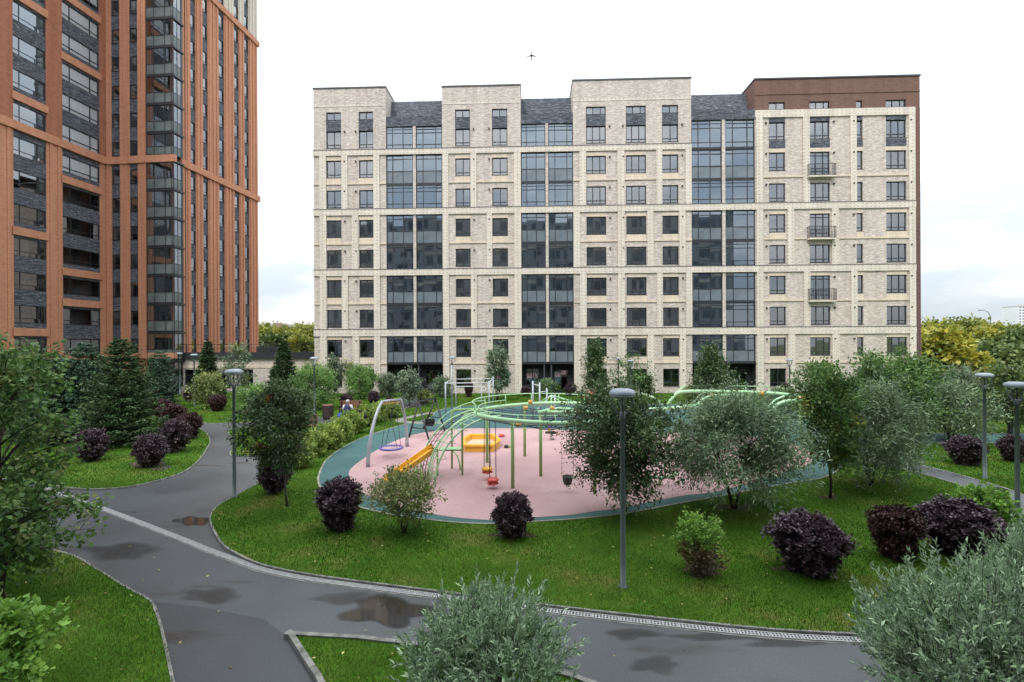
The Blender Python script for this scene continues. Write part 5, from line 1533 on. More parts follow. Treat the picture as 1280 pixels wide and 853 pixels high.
# ================================================================== CLIMBING FRAME
cl = thing('climbing_ring', 'pale green ring shaped climbing frame on posts with arched ladder', 'climbing frame', (1.2, 18.7, LZ))
ORG = Vector((1.2, 18.7, LZ))
def R_(p): return Vector(p) - ORG
def tube_part(name, pts, r, mat, parent, off=ORG, sides=8):
    m_ = MB(); m_.tube([Vector(p) - off for p in pts], r, sides); return m_.build(name, M[mat], parent)
RZ_ = 2.36
ring_pts = [Vector((1.2 + 2.62 * math.cos(a), 18.7 + 2.62 * math.sin(a), RZ_ + 0.05 * math.sin(a * 2))) for a in np.linspace(0.32, 0.32 + 2 * PI * 0.97, 64)]
tube_part('ring', ring_pts, 0.072, 'green', cl, sides=10)
# spiral tail into the middle and out to the right
tube_part('inner_tube', smooth3 := [P(674, 516, 2.46), P(684, 513, 2.5), P(700, 511, 2.52), P(715, 512, 2.5), P(730, 515.5, 2.46), P(748, 519, 2.42), P(764, 524, 2.40)], 0.06, 'green', cl)
tube_part('inner_tube', [P(672, 515, 2.44), P(700, 515.6, 2.44), P(742, 515, 2.44), P(775, 516, 2.44)], 0.06, 'green', cl)
for (bx, by) in ((641, 613), (676, 597.5), (656, 572.5), (609, 580.5), (743.5, 620)):
    b = P(bx, by)
    tube_part('post', [(b.x, b.y, LZ), (b.x, b.y, RZ_ - 0.03)], 0.062, 'green_post', cl, sides=12)
# low guard rail round the far side with stanchions
ga = np.linspace(0.25, 3.5, 30)
tube_part('guard_rail', [(1.2 + 2.72 * math.cos(a), 18.7 + 2.72 * math.sin(a), RZ_ + 0.42) for a in ga], 0.024, 'green', cl, sides=6)
for a in ga[1::4]: tube_part('stanchion', [(1.2 + 2.66 * math.cos(a), 18.7 + 2.66 * math.sin(a), RZ_), (1.2 + 2.72 * math.cos(a), 18.7 + 2.72 * math.sin(a), RZ_ + 0.42)], 0.02, 'green', cl, sides=6)
# net of dark rope inside the ring
m_ = MB()
for i in range(-6, 7):
    d = i * 0.4; L2 = math.sqrt(max(0, 2.5 ** 2 - d * d))
    for q in (0, 1):
        pts = [Vector((d, t * L2, RZ_ - 0.1 - 0.16 * (1 - t * t)) if q else (t * L2, d, RZ_ - 0.1 - 0.16 * (1 - t * t))) for t in np.linspace(-1, 1, 7)]
        m_.tube([p - Vector((0, 0, LZ)) for p in pts], 0.016, 4, caps=False)
m_.build('rope_net', M['rope'], cl)
for (x, y, z) in ((648, 531, 2.18), (663, 502.5, 2.46), (690, 511, 2.55), (723, 514.5, 2.5), (657, 510, 2.25), (742, 533, 2.15)):
    c = P(x, y, z) - ORG
    m_ = MB(); m_.tube([c + Vector((0, 0, -0.07)), c + Vector((0, 0, 0.07))], 0.098, 12); m_.build('clamp', M['ochre'], cl)
# arched ladder: three rails from the ring down to the pad
def arch(g, t, n=12):
    g, t = Vector(g), Vector(t)
    pts = []
    for i in range(n + 1):
        a = PI / 2 * i / n
        h = 1 - math.cos(a)
        pts.append(Vector((g.x + (t.x - g.x) * h, g.y + (t.y - g.y) * h, g.z + (t.z - g.z) * math.sin(a))))
    return pts
r1 = arch(P(525, 592), P(606, 511, 2.42)); r2 = arch(P(534, 603), P(610, 515.5, 2.42)); r3 = arch(P(544, 607), P(626, 520, 2.40)); r2b = arch(P(537, 604), P(606, 513, 2.46))
for r in (r1, r2, r3): tube_part('arch_rail', r, 0.033, 'green', cl)
tube_part('arch_rail', r2b, 0.022, 'green', cl)
for i in range(1, 12):
    tube_part('rung', [r2[i], r3[i]], 0.017, 'green', cl, sides=6)
    tube_part('net_rope', [r1[i], r2[i]], 0.012, 'rope', cl, sides=4)
    tube_part('net_rope', [r1[i], r2[i + 1]], 0.010, 'rope', cl, sides=4)
for i in range(1, 12, 2):
    m3 = (r3[i] + r3[i + 1]) / 2
    tube_part('foot_loop', [r3[i], r3[i] + Vector((0.22, 0.1, -0.02)), m3 + Vector((0.05, 0, 0))], 0.014, 'green', cl, sides=5)
for q in (0.33, 0.66): tube_part('net_rope', [r1[i].lerp(r2[i], q) for i in range(13)], 0.012, 'rope', cl, sides=4)
for q in (0.5,): tube_part('arch_rail', [r2[i].lerp(r3[i], q) + Vector((0, 0, .05)) for i in range(13)], 0.016, 'green', cl, sides=6)
# hand rail above the ladder and rope curtain under the ring
tube_part('guard_rail', [p + Vector((0, 0, 0.32)) for p in r1[5:]], 0.02, 'green', cl, sides=6)
for i in (6, 9, 12): tube_part('stanchion', [r1[i], r1[i] + Vector((0, 0, 0.32))], 0.016, 'green', cl, sides=6)
tube_part('guard_rail', [(1.2 + 2.50 * math.cos(a), 18.7 + 2.50 * math.sin(a), RZ_ + 0.22) for a in np.linspace(2.2, 5.9, 26)], 0.018, 'green', cl, sides=6)
for a in np.linspace(2.3, 5.8, 8): tube_part('stanchion', [(1.2 + 2.58 * math.cos(a), 18.7 + 2.58 * math.sin(a), RZ_), (1.2 + 2.50 * math.cos(a), 18.7 + 2.50 * math.sin(a), RZ_ + 0.22)], 0.015, 'green', cl, sides=6)
na = np.linspace(4.95, 5.55, 9)
for a in na: tube_part('net_rope', [(1.2 + 2.6 * math.cos(a), 18.7 + 2.6 * math.sin(a), RZ_ - .05), (1.2 + 2.5 * math.cos(a), 18.7 + 2.5 * math.sin(a), 1.25)], 0.011, 'rope', cl, sides=4)
for z in np.linspace(1.3, 2.2, 7): tube_part('net_rope', [(1.2 + 2.55 * math.cos(a), 18.7 + 2.55 * math.sin(a), z) for a in na], 0.011, 'rope', cl, sides=4)
# goal shaped supports and deck behind the slide
b1, b2 = P(565, 588), P(578, 596.5)
t1, t2 = P(607, 511, 2.42), P(602, 514, 2.42)
tube_part('support', [(b1.x, b1.y, LZ), (b1.x, b1.y, 2.25), (b1.x + .12, b1.y, 2.38), (t1.x, t1.y, 2.42)], 0.04, 'green_post', cl)
tube_part('support', [(b2.x, b2.y, LZ), (b2.x, b2.y, 2.2), (b2.x + .12, b2.y, 2.33), (t2.x, t2.y, 2.40)], 0.04, 'green_post', cl)
b3 = P(547, 597)
tube_part('support', [(b3.x, b3.y, LZ), (b3.x, b3.y, 1.05)], 0.035, 'green_post', cl)
m_ = MB()
dk = [Vector((b3.x, b3.y, .98)), Vector((b3.x + .1, b3.y + .5, .98)), Vector((b2.x, b2.y + .45, .98)), Vector((b2.x, b2.y, .98))]
for z in (0, 0.05): m_.face([p - ORG + Vector((0, 0, z)) for p in dk])
m_.build('deck', M['green'], cl)
tube_part('step_hoop', [(b1.x + .05, b1.y, .75), (b1.x + .22, b1.y - .1, .6), (b1.x + .33, b1.y - .2, .3), (b1.x + .36, b1.y - .25, LZ)], 0.03, 'green_post', cl)
# slide
sb, st_ = P(483, 603, 0.12), Vector((b3.x - 0.12, b3.y + 0.12, 1.06))
sl = thing('slide', 'yellow chute slide running down left from the green climbing frame', 'slide', (sb.x, sb.y, LZ))
so = Vector((sb.x, sb.y, LZ))
m_ = MB(); dd = (st_ - sb); dx = Vector((dd.x, dd.y, 0)).normalized(); sd_ = Vector((-dx.y, dx.x, 0))
prev = None
for i in range(15):
    t = i / 14
    zz = 0.16 + (st_.z - 0.16) * (t ** 1.12 if t < 0.9 else t)
    if t < 0.14: zz = 0.16 + 0.02 * t
    c = sb.lerp(st_, t); c = Vector((c.x, c.y, zz))
    sec = [c + sd_ * 0.26 + Vector((0, 0, .17)), c + sd_ * 0.22 + Vector((0, 0, .17)), c + sd_ * .19 + Vector((0, 0, 0.02)), c - sd_ * .19 + Vector((0, 0, 0.02)), c - sd_ * 0.22 + Vector((0, 0, .17)), c - sd_ * 0.26 + Vector((0, 0, .17)), c - sd_ * .23 - Vector((0, 0, .03)), c + sd_ * .23 - Vector((0, 0, .03))]
    sec = [q - so for q in sec]
    if prev:
        for j in range(8): m_.face([prev[j], prev[(j + 1) % 8], sec[(j + 1) % 8], sec[j]])
    else: m_.face(sec)
    prev = sec
m_.face(list(reversed(prev)))
m_.build('chute', M['yellow'], sl)
m_ = MB(); m_.tube([Vector((sb.x + dx.x * .35, sb.y + dx.y * .35, LZ)) - so, Vector((sb.x + dx.x * .35, sb.y + dx.y * .35, .2)) - so], 0.03, 8); m_.build('foot', M['steel'], sl)

# hanging seats under the ring
def spinner(x, y, z, c1, c2, label, ztop=RZ_ - 0.03):
    p = P(x, y, z)
    t = thing('hanging_seat', label, 'swing', (p.x, p.y, z))
    m_ = MB(); m_.lathe([(0.05, -0.07), (0.17, -0.05), (0.21, 0.0), (0.17, 0.05), (0.06, 0.07)], 14); m_.build('seat', M[c1], t)
    for k in range(5):
        a = k * 2 * PI / 5
        m_ = MB(); m_.lathe([(0.04, -0.16), (0.09, -0.13), (0.09, -0.09), (0.04, -0.07)], 8, origin=(0.12 * math.cos(a), 0.12 * math.sin(a), 0)); m_.build('petal', M[c2], t)
    for s_ in (-0.11, 0.11):
        m_ = MB(); m_.tube([(s_, 0, 0.05), (s_ * 0.9, 0, ztop - z)], 0.014, 6); m_.build('rope', M['rope'], t)
    m_ = MB(); m_.tube([(0, 0, -0.2), (0, 0, -0.1)], 0.03, 6); m_.build('stub', M['black'], t)
spinner(616, 600, 0.36, 'red', 'red', 'red flower shaped seat hanging on two dark ropes from the green ring')
spinner(609, 586, 0.46, 'yellow', 'red', 'yellow topped hanging seat with red petals beside the ring post')
# toddler bucket swing
p = P(709.5, 600, 0.47)
t = thing('baby_swing', 'black bucket swing hanging on chains from the green ring', 'swing', (p.x, p.y, 0.47))
m_ = MB(); m_.lathe([(0.06, -0.17), (0.13, -0.13), (0.165, 0.0), (0.175, 0.13), (0.155, 0.13), (0.14, 0.0), (0.05, -0.10)], 14); m_.build('bucket', M['black'], t)
for s_ in (-0.19, 0.19):
    m_ = MB()
    for k in range(22):
        z0 = 0.12 + k * 0.08; m_.tube([(s_, 0, z0), (s_, 0, z0 + 0.055)], 0.013 if k % 2 else 0.008, 5)
    m_.build('chain', M['black'], t)
m_ = MB(); m_.tube([(-0.22, 0, 1.86), (0.22, 0, 1.86)], 0.03, 8); m_.build('hanger', M['black'], t)
# bench height balance tube
p = P(824, 607)
t = thing('balance_beam', 'low pale green balance tube on a stub post at the playground front', 'play equipment', (p.x, p.y, LZ))
a_, b_ = P(813, 598.5, 0.33) - p, P(840, 597.5, 0.33) - p
m_ = MB(); m_.tube([a_ + Vector((-.1, .0, .04)), a_, (a_ + b_) / 2 + Vector((0, 0, -.04)), b_, b_ + Vector((.25, .1, .1))], 0.06, 8); m_.build('beam', M['green'], t)
m_ = MB(); m_.tube([(0, 0, 0), ((a_ + b_) / 2 + Vector((0, 0, -0.06)))], 0.06, 8); m_.build('post', M['green_post'], t)

# second structure: looping tubes behind the willow
ORG2 = D(890, 520, 25.0); ORG2 = Vector((ORG2.x, ORG2.y, LZ))
c2 = thing('climbing_tubes', 'pale green looping tube sculpture half hidden behind the silvery willow tree', 'climbing frame', ORG2)
def curve3(l, n=5):
    pts = [D(x, y, Y) for x, y, Y in l]; k = len(pts); o_ = []
    for i in range(k - 1):
        p0, p1, p2, p3 = pts[max(i - 1, 0)], pts[i], pts[i + 1], pts[min(i + 2, k - 1)]
        for j in range(n):
            t = j / n
            o_.append(0.5 * ((2 * p1) + (p2 - p0) * t + (2 * p0 - 5 * p1 + 4 * p2 - p3) * t * t + (3 * p1 - p0 - 3 * p2 + p3) * t ** 3))
    o_.append(pts[-1]); return o_
for l, r in (([(765, 494, 25), (793, 491.5, 25), (812, 495, 25), (830, 507, 25)], 0.06), ([(835, 506, 24.5), (842, 496, 24.5), (853, 490, 24.5), (890, 489.5, 25), (940, 490.5, 25.5), (985, 493.5, 26), (1000, 497, 26)], 0.085),
             ([(872, 506, 23.5), (880, 498.5, 23.5), (892, 495, 23.5), (930, 494, 24)], 0.075), ([(805, 512.5, 23), (840, 510.5, 23), (878, 506.5, 23.5)], 0.085), ([(960, 520, 24), (972, 506, 24), (987, 501, 24.5), (1000, 500.5, 25)], 0.085),
             ([(960, 510, 24.5), (968, 501, 24.5), (980, 495.5, 25)], 0.05), ([(903, 514, 23), (915, 512, 23), (925, 512.5, 23)], 0.085), ([(843, 497, 26), (850, 488, 26), (857, 483, 26)], 0.03), ([(833, 506, 26), (845, 491, 26), (857, 482, 26)], 0.03), ([(866, 504, 25), (876, 493, 25), (884, 489, 25)], 0.03)):
    tube_part('loop_tube', curve3(l), r, 'green', c2, ORG2)
for x, y, Y in ((826, 511, 23), (874, 506, 23.5), (790, 492, 25), (935, 491, 25.4), (1000, 498, 26), (962, 518, 24)):
    q = D(x, y, Y); tube_part('post', [(q.x, q.y, LZ), (q.x, q.y, q.z)], 0.06, 'green_post', c2, ORG2)
for x, y, Y in ((889, 494.5, 23.5), (1000, 499, 25.5), (952, 492, 25.5)):
    q = D(x, y, Y) - ORG2
    m_ = MB(); m_.tube([q + Vector((-.09, 0, 0)), q + Vector((.09, 0, 0))], 0.11, 10); m_.build('clamp', M['ochre'], c2)
# handrail in front of the right entrance
t = thing('handrail', 'thin pale green handrail before the right glazed entrance', 'railing', tuple(D(905, 490, 40).xy) + (LZ,))
to = Vector((t.location.x, t.location.y, LZ))
tube_part('rail', [D(866, 482.5, 40), D(930, 482.8, 40), D(962, 484, 40)], 0.035, 'green', t, to)
for x in (867, 876, 901, 932, 947, 961):
    q = D(x, 483, 40); tube_part('post', [(q.x, q.y, LZ), (q.x, q.y, q.z)], 0.03, 'green', t, to, 6)

# ================================================================== SWINGS AND OTHER EQUIPMENT
lb, rb = P(460, 586), P(509, 560)
lt, rt = D(478, 502, 20.6), D(500, 499.5, 22.8)
t = thing('nest_swing', 'grey arched nest swing with a violet ring basket', 'swing', ((lb.x + rb.x) / 2, (lb.y + rb.y) / 2, LZ))
to = Vector(t.location)
def bow(b, tp):
    b, tp = Vector((b.x, b.y, LZ)), Vector(tp)
    return [Vector((b.x + (tp.x - b.x) * (u ** 2.0), b.y + (tp.y - b.y) * (u ** 1.6), b.z + (tp.z - b.z) * (1 - (1 - u) ** 1.25))) for u in np.linspace(0, 1, 12)]
tube_part('post', bow(lb, lt), [0.085 - 0.025 * i / 11 for i in range(12)], 'steel', t, to, 12)
tube_part('post', bow(rb, rt), [0.085 - 0.025 * i / 11 for i in range(12)], 'steel', t, to, 12)
tube_part('crossbar', [lt, rt], 0.055, 'steel', t, to, 10)
tube_part('crossbar', [lt - Vector((0, 0, .12)), rt - Vector((0, 0, .12))], 0.03, 'ochre', t, to, 8)
bc = P(489, 560, 0.46)
m_ = MB(); m_.tube([bc - to + Vector((0.48 * math.cos(a), 0.48 * math.sin(a), 0)) for a in np.linspace(0, 2 * PI, 25)], 0.048, 8); bk = m_.build('basket_ring', M['purple'], t)
m_ = MB()
for i in range(-3, 4):
    d = i * 0.12; L2 = math.sqrt(0.46 ** 2 - d * d)
    for q in (0, 1):
        pts = [(Vector((d, u * L2, -0.06 * (1 - u * u))) if q else Vector((u * L2, d, -0.06 * (1 - u * u)))) + bc - to for u in (-1, -.5, 0, .5, 1)]
        m_.tube(pts, 0.012, 4, caps=False)
m_.build('web', M['whiterope'], bk)
for k in range(4):
    a = PI / 4 + k * PI / 2
    e = lt.lerp(rt, 0.3 if math.sin(a) < 0 else 0.7)
    tube_part('rope', [bc + Vector((0.48 * math.cos(a), 0.48 * math.sin(a), 0.02)), e], 0.011, 'rope', t, to, 5)
# black two frame swing
A1, A2 = D(523, 502.5, 26.3), D(544.5, 498, 28.3)
f1, f2, f3, f4 = P(511, 549), P(536, 551.5), P(529, 538), P(556, 541)
t = thing('frame_swing', 'black A frame swing with a small seat at the far left of the pad', 'swing', (A1.x, A1.y, LZ)); to = Vector((A1.x, A1.y, LZ))
for top, f in ((A1, f1), (A1, f2), (A2, f3), (A2, f4)): tube_part('leg', [(f.x, f.y, LZ), top], 0.05, 'black', t, to)
tube_part('top_bar', [A1, A2], 0.05, 'black', t, to)
tube_part('brace', [Vector((f1.x, f1.y, 0)).lerp(A1, .3), Vector((f2.x, f2.y, 0)).lerp(A1, .3)], 0.03, 'black', t, to)
tube_part('brace', [Vector((f3.x, f3.y, 0)).lerp(A2, .42), Vector((f4.x, f4.y, 0)).lerp(A2, .42)], 0.03, 'black', t, to)
sc_ = D(537, 531, 27.3); mid = A1.lerp(A2, 0.5)
m_ = MB(); m_.box(-.26, .26, -.2, .2, -.06, .0, mat=Matrix.Translation(sc_ - to)); m_.box(-.26, .26, .14, .2, 0, .3, mat=Matrix.Translation(sc_ - to)); m_.box(-.26, -.2, -.2, .2, 0, .16, mat=Matrix.Translation(sc_ - to)); m_.build('seat', M['black'], t)
for s_ in (-.24, .24): tube_part('rope', [sc_ + Vector((s_, 0, 0.1)), mid + Vector((s_ * .6, 0, 0))], 0.012, 'rope', t, to, 5)
# sandbox
b = [P(581, 567), P(616, 567), P(625, 560), P(617, 552), P(587, 552), P(577, 559)]
ctr = sum(b, Vector()) / 6
t = thing('sandbox', 'yellow six sided plastic sandbox behind the arched ladder', 'sandbox', (ctr.x, ctr.y, LZ)); to = Vector((ctr.x, ctr.y, 0))
for i in range(6):
    a_, c_ = b[i] - to, b[(i + 1) % 6] - to
    ai, ci = a_ * 0.86, c_ * 0.86
    m_ = MB()
    for z0, z1, k in ((0, .26, 1.0), (.262, .34, 1.05)):
        q = [a_ * k, c_ * k, ci, ai]
        lo = [Vector((p.x, p.y, z0)) for p in q]; hi = [Vector((p.x, p.y, z1)) for p in q]
        m_.face(list(reversed(lo))); m_.face(hi)
        for j in range(4): m_.face([lo[j], lo[(j + 1) % 4], hi[(j + 1) % 4], hi[j]])
    m_.build('side_panel', M['yellow'], t)
m_ = MB(); m_.face([(p - to) * 0.9 + Vector((0, 0, .1)) for p in b]); m_.build('sand', pm('play_sand', (0.42, 0.33, 0.22), (0.55, 0.45, 0.32), 8, 0.95), t)
# spring rider
p = P(689, 552)
t = thing('spring_rider', 'small spring rider with blue back on the far pink pad', 'play equipment', (p.x, p.y, LZ))
m_ = MB(); m_.tube([(0.07 * math.cos(i * .7), 0.07 * math.sin(i * .7), 0.02 + i * 0.012) for i in range(30)], 0.013, 5); m_.build('spring', M['black'], t)
m_ = MB(); m_.tube([(-.3, 0, .40), (0, 0, .42), (.32, 0, .36)], [0.05, .09, .05], 8); m_.build('body', M['black'], t)
m_ = MB(); m_.box(-.22, .06, -.04, .04, .62, .88); m_.build('back', M['purple'], t)
m_ = MB(); m_.box(-.14, -.04, -.03, .03, .42, .64); m_.build('neck', M['yellow'], t)
m_ = MB(); m_.tube([(.1, -.2, .5), (.1, .2, .5)], 0.018, 6); m_.build('handle', M['red'], t)
# small toys left on the pad
for x, y, mt, lab in ((633, 562, 'green_post', 'small dark green toy lying on the pad by the ring post'), (626, 548, 'red', 'small reddish toy lying behind the sandbox')):
    p = P(x, y); t = thing('toy', lab, 'toy', (p.x, p.y, LZ + .02))
    m_ = MB(); m_.lathe([(0.03, 0), (.11, .02), (.12, .10), (.05, .15)], 9); m_.build('body', M['rope'] if mt == 'green_post' else M['red'], t)
    m_ = MB(); m_.box(.08, .2, -.05, .05, .03, .12); m_.build('nose', M[mt], t)
# pull-up frame
t = thing('pull_up_frame', 'silver grey pull up frame with high and low bars at the back', 'exercise frame', tuple(P(585, 516).xy) + (LZ,)); to = Vector((t.location.x, t.location.y, LZ))
cs4 = [P(557, 522), P(611.5, 520.5), P(616.5, 511), P(565, 512.5)]
hts = [2.4, 2.42, 2.45, 3.35]
for q, h in zip(cs4, hts): tube_part('post', [(q.x, q.y, LZ), (q.x, q.y, h)], 0.055, 'steel', t, to, 8)
for i in range(4):
    a_, c_ = cs4[i], cs4[(i + 1) % 4]
    tube_part('bar', [(a_.x, a_.y, 2.3), (c_.x, c_.y, 2.3)], 0.03, 'white_metal', t, to, 6)
cs5 = [P(570, 515), P(602, 515)]
for q in cs5: tube_part('post', [(q.x, q.y, LZ), (q.x, q.y, 1.85)], 0.04, 'steel', t, to, 8)
tube_part('bar', [(cs5[0].x, cs5[0].y, 1.85), (cs5[1].x, cs5[1].y, 1.85)], 0.03, 'white_metal', t, to, 6)
tube_part('bar', [(cs5[1].x, cs5[1].y, 1.85), (cs5[1].x + .3, cs5[1].y, 1.8), (cs5[1].x + .3, cs5[1].y, 1.55), (cs5[1].x, cs5[1].y, 1.5)], 0.025, 'white_metal', t, to, 6)
# stepped bars
t = thing('stepped_bars', 'four silver posts of falling height joined by rails behind the green ring', 'exercise frame', tuple(D(680, 520, 30).xy) + (LZ,)); to = Vector((t.location.x, t.location.y, LZ))
prev = None
for x, y, Y in ((666, 476.5, 30), (674.5, 478.5, 29), (683.5, 485.5, 29.5), (693.5, 493.5, 28.6)):
    q = D(x, y, Y); tube_part('post', [(q.x, q.y, LZ), q], 0.055, 'steel', t, to, 8)
    if prev is not None:
        zz = min(prev.z, q.z) - 0.18; tube_part('rail', [(prev.x, prev.y, zz), (q.x, q.y, zz)], 0.025, 'white_metal', t, to, 6)
    prev = q
# low pyramid net behind ring
pk = D(689, 494, 33); t = thing('climbing_net', 'low pale green pyramid of climbing ropes behind the ring', 'climbing frame', (pk.x, pk.y, LZ)); to = Vector((pk.x, pk.y, LZ))
for dx_, dy_ in ((-1.3, -1), (1.6, -1), (3.0, .6), (-1.5, 1.2), (4.2, -1)):
    tube_part('rope', [pk, (pk.x + dx_, pk.y + dy_, LZ + .3)], 0.028, 'green', t, to, 5)
tube_part('mast', [(pk.x, pk.y, LZ), pk], 0.05, 'green', t, to, 8)

# ================================================================== BENCHES, BIN, PERSON
def bench(p, rz, label, L=1.5, back=True):
    t = thing('park_bench', label, 'bench', (p.x, p.y, 0.06), rz)
    for i in range(3):
        m_ = MB(); m_.box(-L / 2, L / 2, -.22 + i * .15, -.09 + i * .15, .42, .46); m_.build('seat_slat', M['wood'], t)
    if back:
        for i in range(3):
            m_ = MB(); m_.box(-L / 2, L / 2, .25 + i * .02, .285 + i * .02, .55 + i * .145, .68 + i * .145); m_.build('back_slat', M['wood'], t)
    for s_ in (-1, 1):
        x = s_ * (L / 2 - .12)
        m_ = MB(); m_.box(x - .03, x + .03, -.22, .26, .38, .418); m_.box(x - .03, x + .03, -.2, -.14, 0, .38); m_.box(x - .03, x + .03, .2, .249, 0, .95); m_.box(x - .03, x + .03, -.22, .2, .62, .66); m_.box(x - .03, x + .03, -.22, -.18, .42, .62)
        m_.build('leg', M['black'], t)
    return t
bp_ = P(435, 521)
bench(bp_ + Vector((0, .35, 0)), 0.02, 'brown slatted bench with backrest behind the seated person')
bench(P(385, 543) + Vector((0, 0, 0)), 0.35, 'low brown bench half hidden by the rowan beside the lime hedge', L=1.0, back=True)
# litter bin
p = P(410, 524)
t = thing('litter_bin', 'dark brown slatted round litter bin beside the path lamp', 'bin', (p.x, p.y, .06))
for i in range(14):
    a = 2 * PI * i / 14
    m_ = MB(); m_.box(-.068, .068, -.014, .014, .04, .84, mat=Matrix.Rotation(a + PI / 2, 4, 'Z') @ Matrix.Translation((0, -.33, 0))); m_.build('slat', M['wood_dark'], t)
m_ = MB(); m_.lathe([(.30, .02), (.305, .80), (.27, .80), (.26, .5)], 18); m_.build('liner', M['black'], t)
m_ = MB(); m_.lathe([(.27, .845), (.345, .85), (.345, .885), (.26, .885)], 18); m_.build('rim', M['wood'], t)
# person seated with back to the camera on a small stool
pp = P(434, 527.5)
t = thing('person', 'grey haired person in navy vest and white sleeves sitting back to camera by the bench', 'person', (pp.x, pp.y, .06))
def skin_mesh(name, verts, edges, radii, mat, parent, sub=2):
    me = bpy.data.meshes.new(name); me.from_pydata(verts, edges, [])
    o = link(name, me, parent)
    md = o.modifiers.new('skin', 'SKIN'); md.use_smooth_shade = True
    for i, r in enumerate(radii):
        me.skin_vertices[0].data[i].radius = (r, r * (0.72 if i in (0, 1, 2) and len(verts) > 10 else 1)) if not isinstance(r, tuple) else r
    me.skin_vertices[0].data[0].use_root = True
    o.modifiers.new('sub', 'SUBSURF').levels = sub; o.modifiers['sub'].render_levels = sub
    me.materials.append(M[mat]); return o
# facing +Y (away from the camera), bending a little forward
V_ = [(0, 0, .52), (0, .03, .72), (0, .07, .92), (0, .10, 1.03), (0, .12, 1.10),
      (-.19, .08, .98), (-.26, .10, .76), (-.20, .30, .62), (-.17, .37, .60),
      (.19, .08, .98), (.27, .12, .78), (.26, .34, .66), (.25, .41, .64),
      (-.11, .06, .48), (-.13, .42, .48), (-.13, .44, .12), (-.13, .55, .06), (.11, .06, .48), (.13, .42, .48), (.13, .44, .12), (.13, .55, .06)]
E_ = [(0, 1), (1, 2), (2, 3), (3, 4), (2, 5), (5, 6), (6, 7), (7, 8), (2, 9), (9, 10), (10, 11), (11, 12), (0, 13), (13, 14), (14, 15), (15, 16), (0, 17), (17, 18), (18, 19), (19, 20)]
RR = [(.19, .13), (.165, .12), (.18, .12), (.09, .08), .055, .07, .052, .04, .035, .07, .052, .04, .035, .10, .075, .055, .04, .10, .075, .055, .04]
skin_mesh('body', V_, E_, RR, 'skin', t)
m_ = MB()
m_.lathe([(.02, 1.10), (.075, 1.12), (.095, 1.18), (.10, 1.24), (.085, 1.30), (.04, 1.335)], 16, origin=(0, .14, 0)); m_.build('head', M['skin'], t)
m_ = MB(); m_.lathe([(.09, 1.15), (.112, 1.20), (.115, 1.26), (.095, 1.32), (.045, 1.352)], 16, origin=(0, .125, 0)); m_.lathe([(.02, 1.20), (.05, 1.22), (.055, 1.25), (.03, 1.28)], 10, origin=(0, .01, 0)); m_.build('hair', M['hair'], t)
m_ = MB()
for r0, z, y in ((1, 0, 0),): pass
def ell_loft(rows, mat, name):
    m_ = MB(); prev = None
    for cx_, cy_, z, rx, ry in rows:
        ringp = [(cx_ + rx * math.cos(2 * PI * j / 18), cy_ + ry * math.sin(2 * PI * j / 18), z) for j in range(18)]
        if prev:
            for j in range(18): m_.face([prev[j], prev[(j + 1) % 18], ringp[(j + 1) % 18], ringp[j]], 0, True)
        prev = ringp
    m_.face(prev); m_.build(name, M[mat], t)
ell_loft([(0, 0, .50, .22, .16), (0, .02, .66, .20, .15), (0, .05, .84, .215, .155), (0, .075, .96, .21, .145), (0, .09, 1.03, .15, .11), (0, .105, 1.07, .075, .075)], 'navy', 'vest')
for s_, pts in ((-1, [(-.20, .08, .99), (-.27, .10, .76), (-.22, .26, .64)]), (1, [(.20, .08, .99), (.28, .12, .78), (.27, .30, .68)])):
    m_ = MB(); m_.tube(pts, [.088, .07, .055], 10); m_.build('sleeve', M['white_cloth'], t)
for s_ in (-1, 1):
    m_ = MB(); m_.tube([(s_ * .10, .0, .47), (s_ * .13, .42, .48), (s_ * .13, .45, .14)], [.13, .10, .075], 10); m_.build('trouser_leg', M['navy'], t)
    m_ = MB(); m_.box(s_ * .13 - .05, s_ * .13 + .05, .38, .62, .0, .09); m_.build('shoe', M['black'], t)
stl = thing('folding_stool', 'black folding stool under the seated person', 'stool', (pp.x, pp.y, .06))
m_ = MB(); m_.box(-.22, .22, -.16, .2, .36, .395); m_.build('seat', M['black'], stl)
for s_ in (-1, 1):
    for a_, b_ in (((s_ * .19, -.14, .36), (s_ * .19, .2, 0)), ((s_ * .17, .18, .36), (s_ * .17, -.16, 0))):
        m_ = MB(); m_.tube([a_, b_], .014, 6); m_.build('leg', M['black'], stl)
pb = P(425.5, 526)
t = thing('shopping_bag', 'bright blue cloth bag on the ground left of the seated person', 'bag', (pb.x, pb.y, .06))
m_ = MB(); m_.lathe([(.15, 0), (.18, .05), (.175, .32), (.14, .42), (.10, .42)], 12); m_.build('bag_body', M['blue_bag'], t)
m_ = MB(); m_.tube([(-.09, 0, .41), (-.06, 0, .55), (.06, 0, .55), (.09, 0, .41)], .012, 6); m_.build('handle', M['blue_bag'], t)
# small black walker right of the bench
pw = P(451, 524)
t = thing('walker', 'black wheeled walker parked at the right end of the bench', 'walker', (pw.x, pw.y, .06))
for s_ in (-.2, .2):
    m_ = MB(); m_.tube([(s_, -.2, .06), (s_, 0, .5), (s_, .12, .85), (s_, -.06, .92)], .018, 6); m_.build('side_frame', M['black'], t)
    m_ = MB(); m_.tube([(s_, .25, .06), (s_, .03, .5)], .018, 6); m_.build('side_frame', M['black'], t)
    for y in (-.2, .25):
        m_ = MB(); m_.tube([(s_ - .02, y, .09), (s_ + .02, y, .09)], .09, 12); m_.build('wheel', M['black'], t)
m_ = MB(); m_.box(-.2, .2, -.1, .14, .48, .52); m_.build('seat', M['black'], t)

